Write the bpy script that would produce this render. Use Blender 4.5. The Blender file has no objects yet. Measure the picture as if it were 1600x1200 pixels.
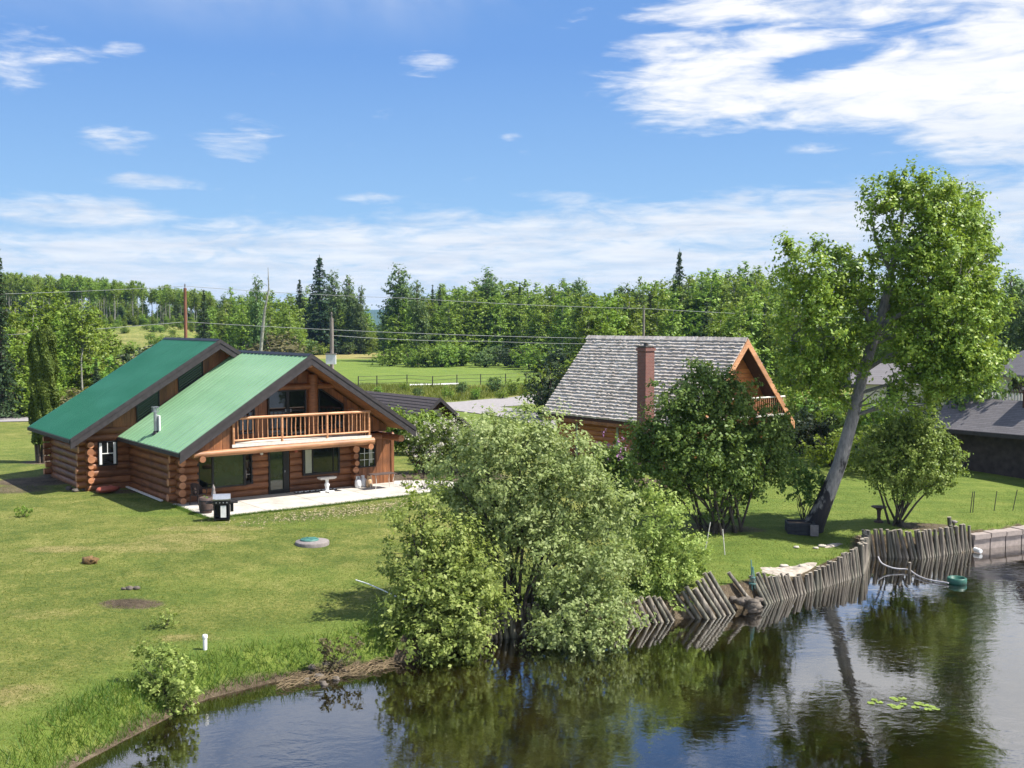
import bpy, math, random
import numpy as np
from mathutils import Vector, Matrix
rng = np.random.default_rng(7)
random.seed(7)
SC = bpy.context.scene
COL = SC.collection
PI = math.pi
# ------------------------------------------------------------------ camera
F_PX, HZ, CAM_Z = 1710.0, 505.0, 8.0
PITCH = math.atan((600 - HZ) / F_PX)
cam_d = bpy.data.cameras.new('camera')
cam = bpy.data.objects.new('camera', cam_d)
COL.objects.link(cam)
cam.location = (0, 0, CAM_Z)
cam.rotation_euler = (PI / 2 - PITCH, 0, 0)
cam_d.sensor_width = 36
cam_d.lens = 36 * F_PX / 1600
cam_d.clip_start = 0.2
cam_d.clip_end = 20000
SC.camera = cam
_F = np.array([0, math.cos(PITCH), -math.sin(PITCH)]); _U = np.array([0, math.sin(PITCH), math.cos(PITCH)]); _C = np.array([0, 0, CAM_Z])
def ray(x, y): return _F + np.array([1, 0, 0]) * (x - 800) / F_PX - _U * (y - 600) / F_PX
def ground(x, y, z=0.0):
    d = ray(x, y); return _C + d * (z - CAM_Z) / d[2]
def atY(x, y, Y):
    d = ray(x, y); return _C + d * Y / d[1]
W = -1.3
HAZE = 8e-5
TH = math.radians(36.7)
UU = np.array([math.cos(TH), math.sin(TH), 0]); VV = np.array([-math.sin(TH), math.cos(TH), 0])
HB = np.array([-11.414, 50.663, 0.0])          # origin of the log house frame
CB = np.array([1.8, 67.1, 0.0])                # origin of the cabin frame
def loc2w(o, x, y, z=0): return o + UU * x + VV * y + np.array([0, 0, z])

# ------------------------------------------------------------------ materials
def lin(c):
    return tuple(((v / 255) / 12.92 if v / 255 <= .04045 else ((v / 255 + .055) / 1.055) ** 2.4) for v in c) + (1.0,)
class NT:
    def __init__(s, tree): s.t = tree; s.n = tree.nodes; s.l = tree.links
    def new(s, kind, **kw):
        n = s.n.new(kind)
        for k, v in kw.items(): setattr(n, k, v)
        return n
    def put(s, sock, v):
        if isinstance(v, bpy.types.NodeSocket): s.l.new(v, sock)
        elif v is not None:
            sock.default_value = v
    def math(s, op, a, b=None, c=None, clamp=False):
        n = s.new('ShaderNodeMath', operation=op, use_clamp=clamp)
        s.put(n.inputs[0], a); s.put(n.inputs[1], b)
        if c is not None: s.put(n.inputs[2], c)
        return n.outputs[0]
    def noise(s, vec=None, scale=1., detail=4., rough=.55, dist=0., out=0):
        n = s.new('ShaderNodeTexNoise'); s.put(n.inputs['Vector'], vec)
        n.inputs['Scale'].default_value = scale; n.inputs['Detail'].default_value = detail
        n.inputs['Roughness'].default_value = rough; n.inputs['Distortion'].default_value = dist
        return n.outputs[out]
    def ramp(s, fac, stops, interp='LINEAR'):
        n = s.new('ShaderNodeValToRGB'); s.put(n.inputs[0], fac); e = n.color_ramp.elements
        n.color_ramp.interpolation = interp
        while len(e) < len(stops): e.new(.5)
        for el, (p, c) in zip(e, stops):
            el.position = p; el.color = c if len(c) == 4 else tuple(c) + (1,)
        return n.outputs[0]
    def mix(s, fac, a, b, mode='MIX'):
        n = s.new('ShaderNodeMix', data_type='RGBA', blend_type=mode)
        s.put(n.inputs[0], fac); s.put(n.inputs[6], a); s.put(n.inputs[7], b)
        return n.outputs[2]
    def step(s, v, a, b):
        n = s.new('ShaderNodeMapRange', interpolation_type='SMOOTHSTEP'); s.put(n.inputs[0], v)
        n.inputs[1].default_value = a; n.inputs[2].default_value = b
        return n.outputs[0]
    def coord(s, which='Object', scale=None, rot=None):
        o = s.new('ShaderNodeTexCoord').outputs[which]
        if scale or rot:
            m = s.new('ShaderNodeMapping'); s.l.new(o, m.inputs[0])
            if scale: m.inputs['Scale'].default_value = scale
            if rot: m.inputs['Rotation'].default_value = rot
            o = m.outputs[0]
        return o
    def bump(s, h, strength=.3, dist=.02):
        n = s.new('ShaderNodeBump'); s.put(n.inputs['Height'], h)
        n.inputs['Strength'].default_value = strength; n.inputs['Distance'].default_value = dist
        return n.outputs[0]
def mat(name):
    m = bpy.data.materials.new(name); m.use_nodes = True
    t = NT(m.node_tree); b = m.node_tree.nodes['Principled BSDF']
    return m, t, b
def simple(name, c, rough=.6, var=.25, scale=6., metal=0., bump=.0, stretch=None, spec=.4):
    m, t, b = mat(name)
    v = t.coord('Object', stretch)
    n = t.noise(v, scale, 5)
    c = tuple(c)[:3]
    lo = tuple(x * (1 - var) for x in c); hi = tuple(min(1, x * (1 + var)) for x in c)
    t.put(b.inputs['Base Color'], t.ramp(n, [(.3, lo), (.7, hi)]))
    b.inputs['Roughness'].default_value = rough; b.inputs['Metallic'].default_value = metal
    b.inputs['Specular IOR Level'].default_value = spec
    if bump: t.put(b.inputs['Normal'], t.bump(n, bump, .01))
    return m
def leafmat(name, cols, trans=.35, rough=.45, spec=.35, patch=.25):
    """cols: dark, mid, light leaf colours"""
    m, t, b = mat(name)
    g = t.new('ShaderNodeNewGeometry')
    v = t.coord('Object')
    n = t.noise(v, patch * 4, 2)
    f = t.math('ADD', t.math('MULTIPLY', g.outputs['Random Per Island'], .62), t.math('MULTIPLY_ADD', n, .9, -.26), clamp=True)
    c = t.ramp(f, [(.0, cols[0]), (.5, cols[1]), (1., cols[2])])
    oi = t.new('ShaderNodeObjectInfo')
    hs = t.new('ShaderNodeHueSaturation')
    t.put(hs.inputs['Hue'], t.math('MULTIPLY_ADD', oi.outputs['Random'], .03, .485))
    t.put(hs.inputs['Value'], t.math('MULTIPLY_ADD', oi.outputs['Random'], .35, .82))
    t.put(hs.inputs['Color'], c)
    c = hs.outputs[0]
    t.put(b.inputs['Base Color'], c)
    b.inputs['Roughness'].default_value = rough; b.inputs['Specular IOR Level'].default_value = spec
    tr = t.new('ShaderNodeBsdfTranslucent')
    t.put(tr.inputs['Color'], t.mix(.35, c, (.34, .42, .03, 1), 'MIX'))
    mx = t.new('ShaderNodeMixShader'); mx.inputs[0].default_value = trans
    t.l.new(b.outputs[0], mx.inputs[1]); t.l.new(tr.outputs[0], mx.inputs[2])
    t.l.new(mx.outputs[0], t.n['Material Output'].inputs[0])
    return m
M = {}
M['leaf_willow'] = leafmat('willow_leaf', [(.130, .180, .055), (.275, .325, .120), (.47, .51, .24)], .46, .52, .18)
M['leaf_alder'] = leafmat('alder_leaf', [(0.134, 0.215, 0.045), (0.281, 0.378, 0.094), (0.500, 0.589, 0.200)], .44, .52, .18)
M['leaf_dark'] = leafmat('dark_leaf', [(0.050, 0.094, 0.019), (0.106, 0.170, 0.033), (0.218, 0.276, 0.068)], .3, .5, .2)
M['leaf_poplar'] = leafmat('poplar_leaf', [(0.079, 0.144, 0.021), (0.180, 0.275, 0.032), (0.347, 0.406, 0.053)], .32, .45, .3)
M['leaf_maple'] = leafmat('small_tree_leaf', [(0.086, 0.153, 0.028), (0.178, 0.266, 0.048), (0.310, 0.378, 0.098)], .3, .5, .2)
M['leaf_hedge'] = leafmat('hedge_leaf', [(.010, .020, .007), (.020, .036, .012), (.040, .062, .020)], .12, .55, .2)  # near-black: shade of the dark gap beside the cabin is put into the leaf colour
M['leaf_lime'] = leafmat('lime_leaf', [(.085, .165, .020), (.165, .285, .036), (.28, .39, .07)], .35, .5, .3)
M['leaf_aspen'] = leafmat('aspen_leaf', [(0.086, 0.153, 0.020), (0.177, 0.270, 0.033), (0.291, 0.373, 0.053)], .35, .5, .25, .08)
M['leaf_cotton'] = leafmat('cottonwood_leaf', [(0.045, 0.094, 0.026), (0.097, 0.165, 0.045), (0.187, 0.262, 0.084)], .28, .5, .25, .08)
M['leaf_spruce'] = leafmat('spruce_needle', [(0.018, 0.044, 0.017), (0.036, 0.071, 0.028), (0.072, 0.112, 0.041)], .1, .6, .2, .08)
M['leaf_cedar'] = leafmat('cedar_spray', [(0.046, 0.080, 0.013), (0.092, 0.142, 0.022), (0.172, 0.220, 0.039)], .15, .6, .2, .3)
M['leaf_brown'] = leafmat('budding_leaf', [(0.070, 0.060, 0.030), (0.120, 0.105, 0.045), (0.170, 0.150, 0.070)], .25, .6, .2)
M['leaf_yellow'] = leafmat('yellow_leaf', [(0.100, 0.120, 0.012), (0.190, 0.190, 0.020), (0.280, 0.260, 0.030)], .35, .6, .2)
M['blossom'] = leafmat('pale_blossom', [(.22, .23, .14), (.50, .45, .40), (.68, .60, .57)], .3, .6, .2)
M['lilac'] = leafmat('lilac_bloom', [(.16, .08, .17), (.38, .17, .38), (.58, .34, .56)], .2, .6, .2)
M['reed'] = leafmat('bank_grass_blade', [(0.037, 0.080, 0.010), (0.070, 0.132, 0.017), (0.131, 0.176, 0.030)], .35, .5, .25)
M['lawnblade'] = leafmat('lawn_blade', [(0.075, 0.095, 0.014), (0.125, 0.150, 0.024), (0.210, 0.210, 0.050)], .3, .55, .2)
M['bark'] = simple('grey_brown_bark', (.11, .085, .065), .9, .4, 9, bump=.6)
M['bark_aspen'] = simple('pale_aspen_bark', (.24, .235, .20), .8, .5, 3, bump=.3)
M['bark_dark'] = simple('dark_bark', (.060, .048, .038), .9, .4, 9, bump=.6)
def bark_poplar():
    m, t, b = mat('grey_poplar_bark')
    v = t.coord('Object', (2.2, 2.2, .5))
    n = t.noise(v, 5, 7, .72); n2 = t.noise(t.coord('Object', (1.2, 1.2, .5)), 1.3, 4, .6)
    c = t.ramp(n, [(.3, (.10, .095, .09)), (.55, (.23, .22, .205)), (.75, (.33, .31, .29))])
    z = t.new('ShaderNodeSeparateXYZ'); t.l.new(t.coord('Object'), z.inputs[0])
    low = t.math('SUBTRACT', 1.0, t.step(z.outputs[2], .3, 5.2))
    sc = t.step(t.math('MULTIPLY_ADD', low, .25, n2), .66, .74)
    c = t.mix(sc, c, (.016, .014, .016, 1))
    t.put(b.inputs['Base Color'], c); b.inputs['Roughness'].default_value = .85
    t.put(b.inputs['Normal'], t.bump(n, 1.0, .06))
    return m
M['bark_poplar'] = bark_poplar()
def logmat(name, a, b_, c_, st=(1, 1, 7)):
    m, t, b = mat(name)
    n = t.noise(t.coord('Object', st), 1.4, 6, .6, .5); n2 = t.noise(t.coord('Object'), 1.1, 3)
    c = t.ramp(n, [(.28, a), (.5, b_), (.72, c_)])
    c = t.mix(t.step(n2, .45, .75), c, tuple(x * .62 for x in b_) + (1,))
    hv_ = t.new('ShaderNodeHueSaturation'); t.put(hv_.inputs['Color'], c); t.put(hv_.inputs['Value'], t.math('MULTIPLY_ADD', t.new('ShaderNodeNewGeometry').outputs['Random Per Island'], .55, .72)); c = hv_.outputs[0]
    kn = t.noise(t.coord('Object', (2.2, 2.2, 9)), 2.6, 2); c = t.mix(t.math('MULTIPLY', t.step(kn, .66, .74), .55), c, tuple(x * .35 for x in a) + (1,))
    t.put(b.inputs['Base Color'], c); b.inputs['Roughness'].default_value = .55
    t.put(b.inputs['Normal'], t.bump(n, .35, .02))
    return m
M['log'] = logmat('stained_log', (.120, .044, .016), (.215, .082, .029), (.32, .135, .050))
M['logend'] = logmat('cut_log_end', (.27, .105, .045), (.42, .18, .085), (.54, .26, .14))
M['beam'] = logmat('honey_beam', (.20, .085, .035), (.33, .15, .066), (.43, .215, .10))
M['siding'] = logmat('stained_board', (.125, .046, .017), (.22, .082, .029), (.30, .122, .047), (6, 6, .8))
M['rail'] = logmat('peeled_pole', (.36, .15, .065), (.52, .25, .12), (.64, .36, .20))
M['soffit'] = logmat('soffit_board', (.22, .095, .038), (.33, .15, .06), (.42, .20, .085))
M['cabinlog'] = logmat('cabin_board', (.22, .075, .022), (.36, .125, .034), (.45, .18, .06))
def roofmat(name, base, fade):
    m, t, b = mat(name)
    n = t.noise(t.coord('Object', (1, .25, 1)), .6, 4); n2 = t.noise(t.coord('Object', (.3, 5, .3)), 1.2, 3)
    c = t.mix(t.step(n, .35, .75), base + (1,), fade + (1,))
    c = t.mix(t.math('MULTIPLY', t.step(n2, .48, .75), .38), c, tuple(x * .62 for x in base) + (1,))
    t.put(b.inputs['Base Color'], c); b.inputs['Roughness'].default_value = .42
    b.inputs['Specular IOR Level'].default_value = .45
    return m
M['roof_fade'] = roofmat('faded_green_metal', (.185, .335, .185), (.235, .390, .232))
M['roof_teal'] = roofmat('dark_green_metal', (.018, .118, .072), (.030, .148, .098))
M['fascia'] = simple('weathered_dark_fascia', (.034, .029, .031), .7, .3, 5)
M['black'] = simple('black_paint', (.012, .012, .013), .45, .3, 8)
M['steel'] = simple('dull_steel', (.42, .43, .45), .38, .15, 8, metal=.7)
M['white'] = simple('white_paint', (.72, .72, .70), .55, .08, 6)
M['whitewood'] = simple('pale_board', (.62, .58, .52), .7, .15, 8)
M['glass'] = simple('dark_window_glass', (.008, .010, .010), .03, .3, 1, spec=.9)
M['glassgreen'] = simple('greenish_window_glass', (.020, .034, .020), .04, .3, 1, spec=.9)
M['curtain'] = simple('pale_curtain', (.34, .36, .28), .8, .1, 5)
M['concrete_plain'] = simple('patio_concrete', (.44, .41, .365), .85, .30, .9, bump=.1)
def slab():
    m, t, b = mat('jointed_concrete'); v = t.coord('Object'); sp = t.new('ShaderNodeSeparateXYZ'); t.l.new(v, sp.inputs[0])
    jx = t.math('ABSOLUTE', t.math('SUBTRACT', t.math('FRACT', t.math('MULTIPLY_ADD', sp.outputs[0], 1/2.75, .17)), .5)); jy = t.math('ABSOLUTE', t.math('ADD', sp.outputs[1], 2.15))
    j = t.math('MAXIMUM', t.math('LESS_THAN', jx, .009), t.math('LESS_THAN', jy, .022))
    n = t.noise(v, .8, 6, .65); n2 = t.noise(v, 2.6, 4, .6)
    c = t.ramp(n, [(.3, (.30, .275, .24)), (.5, (.43, .40, .355)), (.7, (.50, .47, .425))]); c = t.mix(t.math('MULTIPLY', t.step(n2, .56, .70), .35), c, (.22, .20, .17, 1)); c = t.mix(t.math('MULTIPLY', j, .75), c, (.12, .11, .09, 1))
    t.put(b.inputs['Base Color'], c); b.inputs['Roughness'].default_value = .9; t.put(b.inputs['Normal'], t.bump(t.noise(v, 40, 3), .15, .005)); return m
M['concrete'] = slab()
M['cblock'] = simple('pinkish_concrete', (.27, .225, .20), .85, .2, 5, bump=.3)
M['ring'] = simple('grey_concrete', (.20, .175, .165), .85, .2, 9, bump=.3)
M['greenlid'] = simple('green_plastic', (.05, .16, .13), .5, .15, 4)
M['ringgreen'] = simple('dark_green_float', (.018, .085, .060), .45, .2, 5)
M['wicker'] = simple('brown_wicker', (.050, .032, .026), .8, .5, 40, bump=.5)
M['barrel'] = simple('brown_barrel', (.075, .050, .042), .8, .35, 9, bump=.3)
M['tankwhite'] = simple('white_tank', (.74, .74, .74), .4, .08, 6)
M['tanktan'] = simple('tan_tank', (.55, .36, .20), .5, .15, 6)
M['stone'] = simple('field_stone', (.11, .092, .075), .9, .35, 6, bump=.5)
M['sandstone'] = simple('pale_stone', (.42, .38, .31), .9, .15, 6, bump=.4)
M['red'] = simple('dull_red_plastic', (.30, .075, .045), .6, .2, 5)
M['brownlump'] = simple('brown_stump', (.15, .09, .035), .9, .4, 12, bump=.5)
M['planter'] = simple('dark_planter', (.032, .034, .038), .8, .3, 6)
M['pile'] = logmat('weathered_pile', (.032, .026, .019), (.110, .092, .068), (.31, .27, .21), (7, 7, .8))
M['pilegreen'] = logmat('mossy_pile', (.026, .024, .017), (.080, .074, .052), (.22, .20, .145), (7, 7, .8))
M['piletop'] = simple('sawn_pile_end', (.33, .29, .235), .9, .3, 20)
M['pole'] = simple('grey_utility_pole', (.22, .19, .165), .9, .3, 6, stretch=(1, 1, .2))
M['polered'] = simple('reddish_utility_pole', (.20, .085, .050), .85, .35, 2, stretch=(1, 1, .3))
M['wire'] = simple('cable_jacket', (.30, .31, .30), .5, .1, 1)
M['hose'] = simple('grey_hose', (.36, .35, .36), .5, .15, 4)
M['shed_roof'] = simple('dark_brown_shingle', (.058, .047, .047), .85, .4, 14, bump=.4)
M['shed_wall'] = simple('dark_brown_wall', (.060, .026, .016), .85, .3, 6)
M['house_wall'] = simple('dark_stained_wall', (.052, .040, .036), .9, .35, 3)
M['cream'] = simple('cream_stucco', (.55, .51, .42), .85, .08, 3)
M['lily'] = simple('lily_pad', (.17, .23, .04), .4, .3, 5)
M['net'] = simple('green_net', (.10, .22, .20), .7, .2, 8)
M['dirt'] = simple('garden_soil', (.060, .045, .034), .95, .4, 4, bump=.5)
M['sand'] = simple('pale_sand', (.33, .285, .235), .95, .45, 4, bump=.4)
M['ash'] = simple('grey_litter', (.22, .17, .15), .95, .4, 12, bump=.5)
M['road'] = simple('gravel', (.25, .23, .225), .95, .16, 2.5, bump=.3)
M['chimcap'] = simple('chimney_cap', (.06, .055, .05), .7, .3, 6)
def brick():
    m, t, b = mat('red_brick')
    br = t.new('ShaderNodeTexBrick'); t.put(br.inputs['Vector'], t.coord('Object', None, (PI / 2, 0, 0)))
    sp = t.new('ShaderNodeSeparateXYZ'); t.l.new(t.coord('Object'), sp.inputs[0])
    cb = t.new('ShaderNodeCombineXYZ'); t.put(cb.inputs[0], t.math('ADD', sp.outputs[0], sp.outputs[1])); t.put(cb.inputs[1], sp.outputs[2])
    t.put(br.inputs['Vector'], cb.outputs[0])
    br.inputs['Scale'].default_value = 1; br.inputs['Brick Width'].default_value = .22; br.inputs['Row Height'].default_value = .075
    br.inputs['Mortar Size'].default_value = .008
    br.inputs['Color1'].default_value = (.20, .068, .050, 1); br.inputs['Color2'].default_value = (.145, .050, .040, 1); br.inputs['Mortar'].default_value = (.20, .15, .13, 1)
    t.put(b.inputs['Base Color'], br.outputs[0]); b.inputs['Roughness'].default_value = .9
    return m
M['brick'] = brick()
def shake():
    m, t, b = mat('weathered_cedar_shake')
    g = t.new('ShaderNodeNewGeometry')
    n = t.noise(t.coord('Object'), 1.2, 5, .65)
    f = t.math('ADD', t.math('MULTIPLY', g.outputs['Random Per Island'], .55), t.math('MULTIPLY', n, .45))
    t.put(b.inputs['Base Color'], t.ramp(f, [(.10, (.26, .222, .185)), (.35, (.41, .355, .305)), (.60, (.50, .44, .385)), (.9, (.60, .54, .48))]))
    b.inputs['Roughness'].default_value = .85
    t.put(b.inputs['Normal'], t.bump(t.noise(t.coord('Object', (6, 1, 6)), 9, 3), .4, .01))
    return m
M['shake'] = shake()
def shingle_grey():
    m, t, b = mat('grey_asphalt_shingle')
    br = t.new('ShaderNodeTexBrick'); sp = t.new('ShaderNodeSeparateXYZ'); t.l.new(t.coord('Object'), sp.inputs[0])
    cb = t.new('ShaderNodeCombineXYZ'); t.put(cb.inputs[0], sp.outputs[1]); t.put(cb.inputs[1], sp.outputs[2]); t.put(br.inputs['Vector'], cb.outputs[0])
    br.inputs['Scale'].default_value = 1; br.inputs['Brick Width'].default_value = .45; br.inputs['Row Height'].default_value = .085; br.inputs['Mortar Size'].default_value = .012
    br.inputs['Color1'].default_value = (.150, .140, .145, 1); br.inputs['Color2'].default_value = (.105, .098, .100, 1); br.inputs['Mortar'].default_value = (.07, .06, .065, 1)
    n = t.noise(t.coord('Object'), 1.5, 4)
    t.put(b.inputs['Base Color'], t.mix(t.math('MULTIPLY', n, .5), br.outputs[0], (.165, .155, .158, 1))); b.inputs['Roughness'].default_value = .9
    return m
M['shingle'] = shingle_grey()
# ------------------------------------------------------------------ mesh helpers
class MB:
    """collects shapes for ONE mesh"""
    def __init__(s): s.v = []; s.f = []; s.mi = []; s.sm = []
    def add(s, vs, fs, mi=0, smooth=False):
        o = len(s.v); s.v += [tuple(map(float, p)) for p in vs]
        for f in fs: s.f.append(tuple(i + o for i in f)); s.mi.append(mi); s.sm.append(smooth)
    def box(s, a, b, mi=0):
        (x0, y0, z0), (x1, y1, z1) = a, b
        s.add([(x0,y0,z0),(x1,y0,z0),(x1,y1,z0),(x0,y1,z0),(x0,y0,z1),(x1,y0,z1),(x1,y1,z1),(x0,y1,z1)],
              [(0,3,2,1),(4,5,6,7),(0,1,5,4),(1,2,6,5),(2,3,7,6),(3,0,4,7)], mi)
    def hexa(s, p, mi=0):
        """8 corners: bottom 4 then top 4"""
        s.add(p, [(0,3,2,1),(4,5,6,7),(0,1,5,4),(1,2,6,5),(2,3,7,6),(3,0,4,7)], mi)
    def prism(s, poly, off, mi=0):
        n = len(poly); off = np.array(off, float); P = [np.array(p, float) for p in poly]
        s.add(P + [p + off for p in P], [tuple(range(n))[::-1], tuple(range(n, 2 * n))] + [(i, (i + 1) % n, n + (i + 1) % n, n + i) for i in range(n)], mi)
    def bar(s, a, b, w, h, mi=0, up=(0, 0, 1)):
        a = np.array(a, float); b = np.array(b, float); d = b - a; d /= np.linalg.norm(d)
        if abs(np.dot(d, up)) > .999: up = (0, 1, 0)
        sd = np.cross(d, up); sd /= np.linalg.norm(sd); u = np.cross(sd, d)
        p = []
        for e in (a, b): p += [e - sd*w/2 - u*h/2, e + sd*w/2 - u*h/2, e + sd*w/2 + u*h/2, e - sd*w/2 + u*h/2]
        s.add(p, [(0,3,2,1),(4,5,6,7),(0,1,5,4),(1,2,6,5),(2,3,7,6),(3,0,4,7)], mi)
    def tube(s, pts, r, n=8, mi=0, cap=True, endmi=None, smooth=True):
        pts = [np.array(p, float) for p in pts]; k = len(pts)
        r = [r] * k if np.isscalar(r) else list(r)
        vs = []; ref = None
        for i in range(k):
            d = pts[min(i + 1, k - 1)] - pts[max(i - 1, 0)]; d /= (np.linalg.norm(d) + 1e-9)
            if ref is None: ref = np.array([0, 0, 1.]) if abs(d[2]) < .9 else np.array([1., 0, 0])
            a = np.cross(d, ref); a /= (np.linalg.norm(a) + 1e-9); b = np.cross(d, a); ref = -b if False else np.cross(a, d)
            for j in range(n):
                t = 2 * PI * j / n; vs.append(pts[i] + r[i] * (a * math.cos(t) + b * math.sin(t)))
        fs = [(i*n + j, i*n + (j+1) % n, (i+1)*n + (j+1) % n, (i+1)*n + j) for i in range(k-1) for j in range(n)]
        s.add(vs, fs, mi, smooth)
        if cap:
            e = mi if endmi is None else endmi
            s.add(vs[:n], [tuple(range(n))[::-1]], e); s.add(vs[-n:], [tuple(range(n))], e)
    def lathe(s, prof, c=(0, 0, 0), n=14, mi=0, sx=1, sy=1):
        vs = [(c[0] + sx*r*math.cos(2*PI*j/n), c[1] + sy*r*math.sin(2*PI*j/n), c[2] + z) for r, z in prof for j in range(n)]
        k = len(prof)
        s.add(vs, [(i*n + j, i*n + (j+1) % n, (i+1)*n + (j+1) % n, (i+1)*n + j) for i in range(k-1) for j in range(n)], mi, True)
        s.add(vs[:n], [tuple(range(n))[::-1]], mi); s.add(vs[-n:], [tuple(range(n))], mi)
    def blob(s, c, r, seed=0, mi=0, k=.25, n=10, m=7):
        rr = np.random.default_rng(seed); vs = []
        for i in range(m + 1):
            ph = PI * i / m
            for j in range(n):
                th = 2*PI*j/n; q = 1 + (k * (rr.random() - .5) * 2 if 0 < i < m else 0)
                vs.append((c[0] + r[0]*q*math.sin(ph)*math.cos(th), c[1] + r[1]*q*math.sin(ph)*math.sin(th), c[2] + r[2]*q*math.cos(ph)))
        s.add(vs, [(i*n + j, (i+1)*n + j, (i+1)*n + (j+1) % n, i*n + (j+1) % n) for i in range(m) for j in range(n)], mi, True)
    def build(s, name, mats, parent=None, loc=None, rotz=0):
        me = bpy.data.meshes.new(name); me.from_pydata(s.v, [], s.f); me.update()
        if not isinstance(mats, (list, tuple)): mats = [mats]
        for m in mats: me.materials.append(m if not isinstance(m, str) else M[m])
        me.polygons.foreach_set('material_index', s.mi); me.polygons.foreach_set('use_smooth', s.sm)
        return link(name, me, parent, loc, rotz)
def link(name, me, parent=None, loc=None, rotz=0):
    o = bpy.data.objects.new(name, me); COL.objects.link(o)
    if parent is not None: o.parent = parent
    if loc is not None: o.location = loc
    if rotz: o.rotation_euler.z = rotz
    return o
def tag(o, label=None, cat=None, group=None, kind=None):
    if label: o['label'] = label
    if cat: o['category'] = cat
    if group: o['group'] = group
    if kind: o['kind'] = kind
    return o
def thing(name, label, cat, loc=(0, 0, 0), rotz=0, group=None, scale=None):
    o = bpy.data.objects.new(name, None); COL.objects.link(o); o.location = loc; o.rotation_euler = (0, 0, rotz)
    o.empty_display_size = .2
    if scale: o.scale = scale
    return tag(o, label, cat, group)
def kids(o): return [c for c in COL.objects if c.parent == o]
KID = {}
def dup(root, loc, rotz=0, scale=(1, 1, 1), label=None, group=None):
    r = root.copy(); COL.objects.link(r); r.location = loc; r.rotation_euler = (0, 0, rotz); r.scale = scale
    if label: r['label'] = label
    if group: r['group'] = group
    if root not in KID: KID[root] = kids(root)
    for ch in KID[root]:
        c = ch.copy(); COL.objects.link(c); c.parent = r
    return r
def mesh_np(name, verts, nv, mats, parent=None, loc=None, midx=None, smooth=False):
    """verts (N*nv,3) -> N separate nv-gons"""
    n = len(verts) // nv
    me = bpy.data.meshes.new(name)
    me.vertices.add(len(verts)); me.vertices.foreach_set('co', np.ascontiguousarray(verts, dtype=np.float32).ravel())
    me.loops.add(n * nv); me.loops.foreach_set('vertex_index', np.arange(n * nv, dtype=np.int32))
    me.polygons.add(n); me.polygons.foreach_set('loop_start', np.arange(0, n * nv, nv, dtype=np.int32))
    if not isinstance(mats, (list, tuple)): mats = [mats]
    for m in mats: me.materials.append(M[m] if isinstance(m, str) else m)
    if midx is not None: me.polygons.foreach_set('material_index', np.ascontiguousarray(midx, dtype=np.int32))
    me.update(calc_edges=True)
    return link(name, me, parent, loc)
def unit(a): return a / (np.linalg.norm(a, axis=-1, keepdims=True) + 1e-9)
def leaf_verts(P, N, size, aspect=.62, r=None):
    r = r or rng
    n = len(P); t = unit(np.cross(N, r.normal(size=(n, 3)))); b = np.cross(N, t)
    L = (size * r.uniform(.5, 1.5, n))[:, None] if np.isscalar(size) else size[:, None]
    Wd = L * aspect
    v = np.stack([P - t*L*.5, P + b*Wd*.5 - t*L*.05 + N*L*.06, P + t*L*.5, P - b*Wd*.5 - t*L*.05 + N*L*.06], 1)
    return v.reshape(-1, 3)
def sph(n, r=None):
    r = r or rng
    return unit(r.normal(size=(n, 3)))
def lobe_leaves(lobes, dens, clump, per, size, up=.45, fill=2.4, aspect=.62, flat=.75, rough=.10, r=None):
    """lobes: rows cx,cy,cz,rx,ry,rz[,density]. returns leaf quads and clump centres"""
    r = r or rng
    LP, LN, CC = [], [], []
    for lb in lobes:
        c = np.array(lb[:3]); R = np.array(lb[3:6]); d = lb[6] if len(lb) > 6 else 1.
        k = max(3, int(dens * d * (R.prod()) ** (2 / 3)))
        D = sph(k, r); rad = r.random(k) ** (1 / fill) * (1 + rough * r.normal(size=k))
        cc = c + D * rad[:, None] * R
        CC.append(cc)
        m = np.maximum(2, (per * r.uniform(.5, 1.5, k)).astype(int))
        idx = np.repeat(np.arange(k), m)
        sg = clump * r.uniform(.6, 1.35, k)
        # each clump is a handful of leafy shoots leaving its heart
        ns = max(2, per // 9); sd = unit(.75 * np.repeat(D, ns, 0) + .85 * r.normal(size=(k * ns, 3)) + np.array([0, 0, .35])).reshape(k, ns, 3)
        dd = sd[idx, r.integers(0, ns, len(idx))]; tt = r.random(len(idx)) ** .8 * 2.3 - .35
        ou = dd * tt[:, None] * np.array([1, 1, flat + .15]) + r.normal(size=(len(idx), 3)) * .27; off = ou * sg[idx][:, None]
        LP.append(cc[idx] + off)
        LN.append(unit(.45 * D[idx] + .55 * unit(ou) + .50 * r.normal(size=(len(idx), 3)) + np.array([0, 0, up])))
    P = np.concatenate(LP); N = np.concatenate(LN)
    return leaf_verts(P, N, size, aspect, r), np.concatenate(CC)
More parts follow.
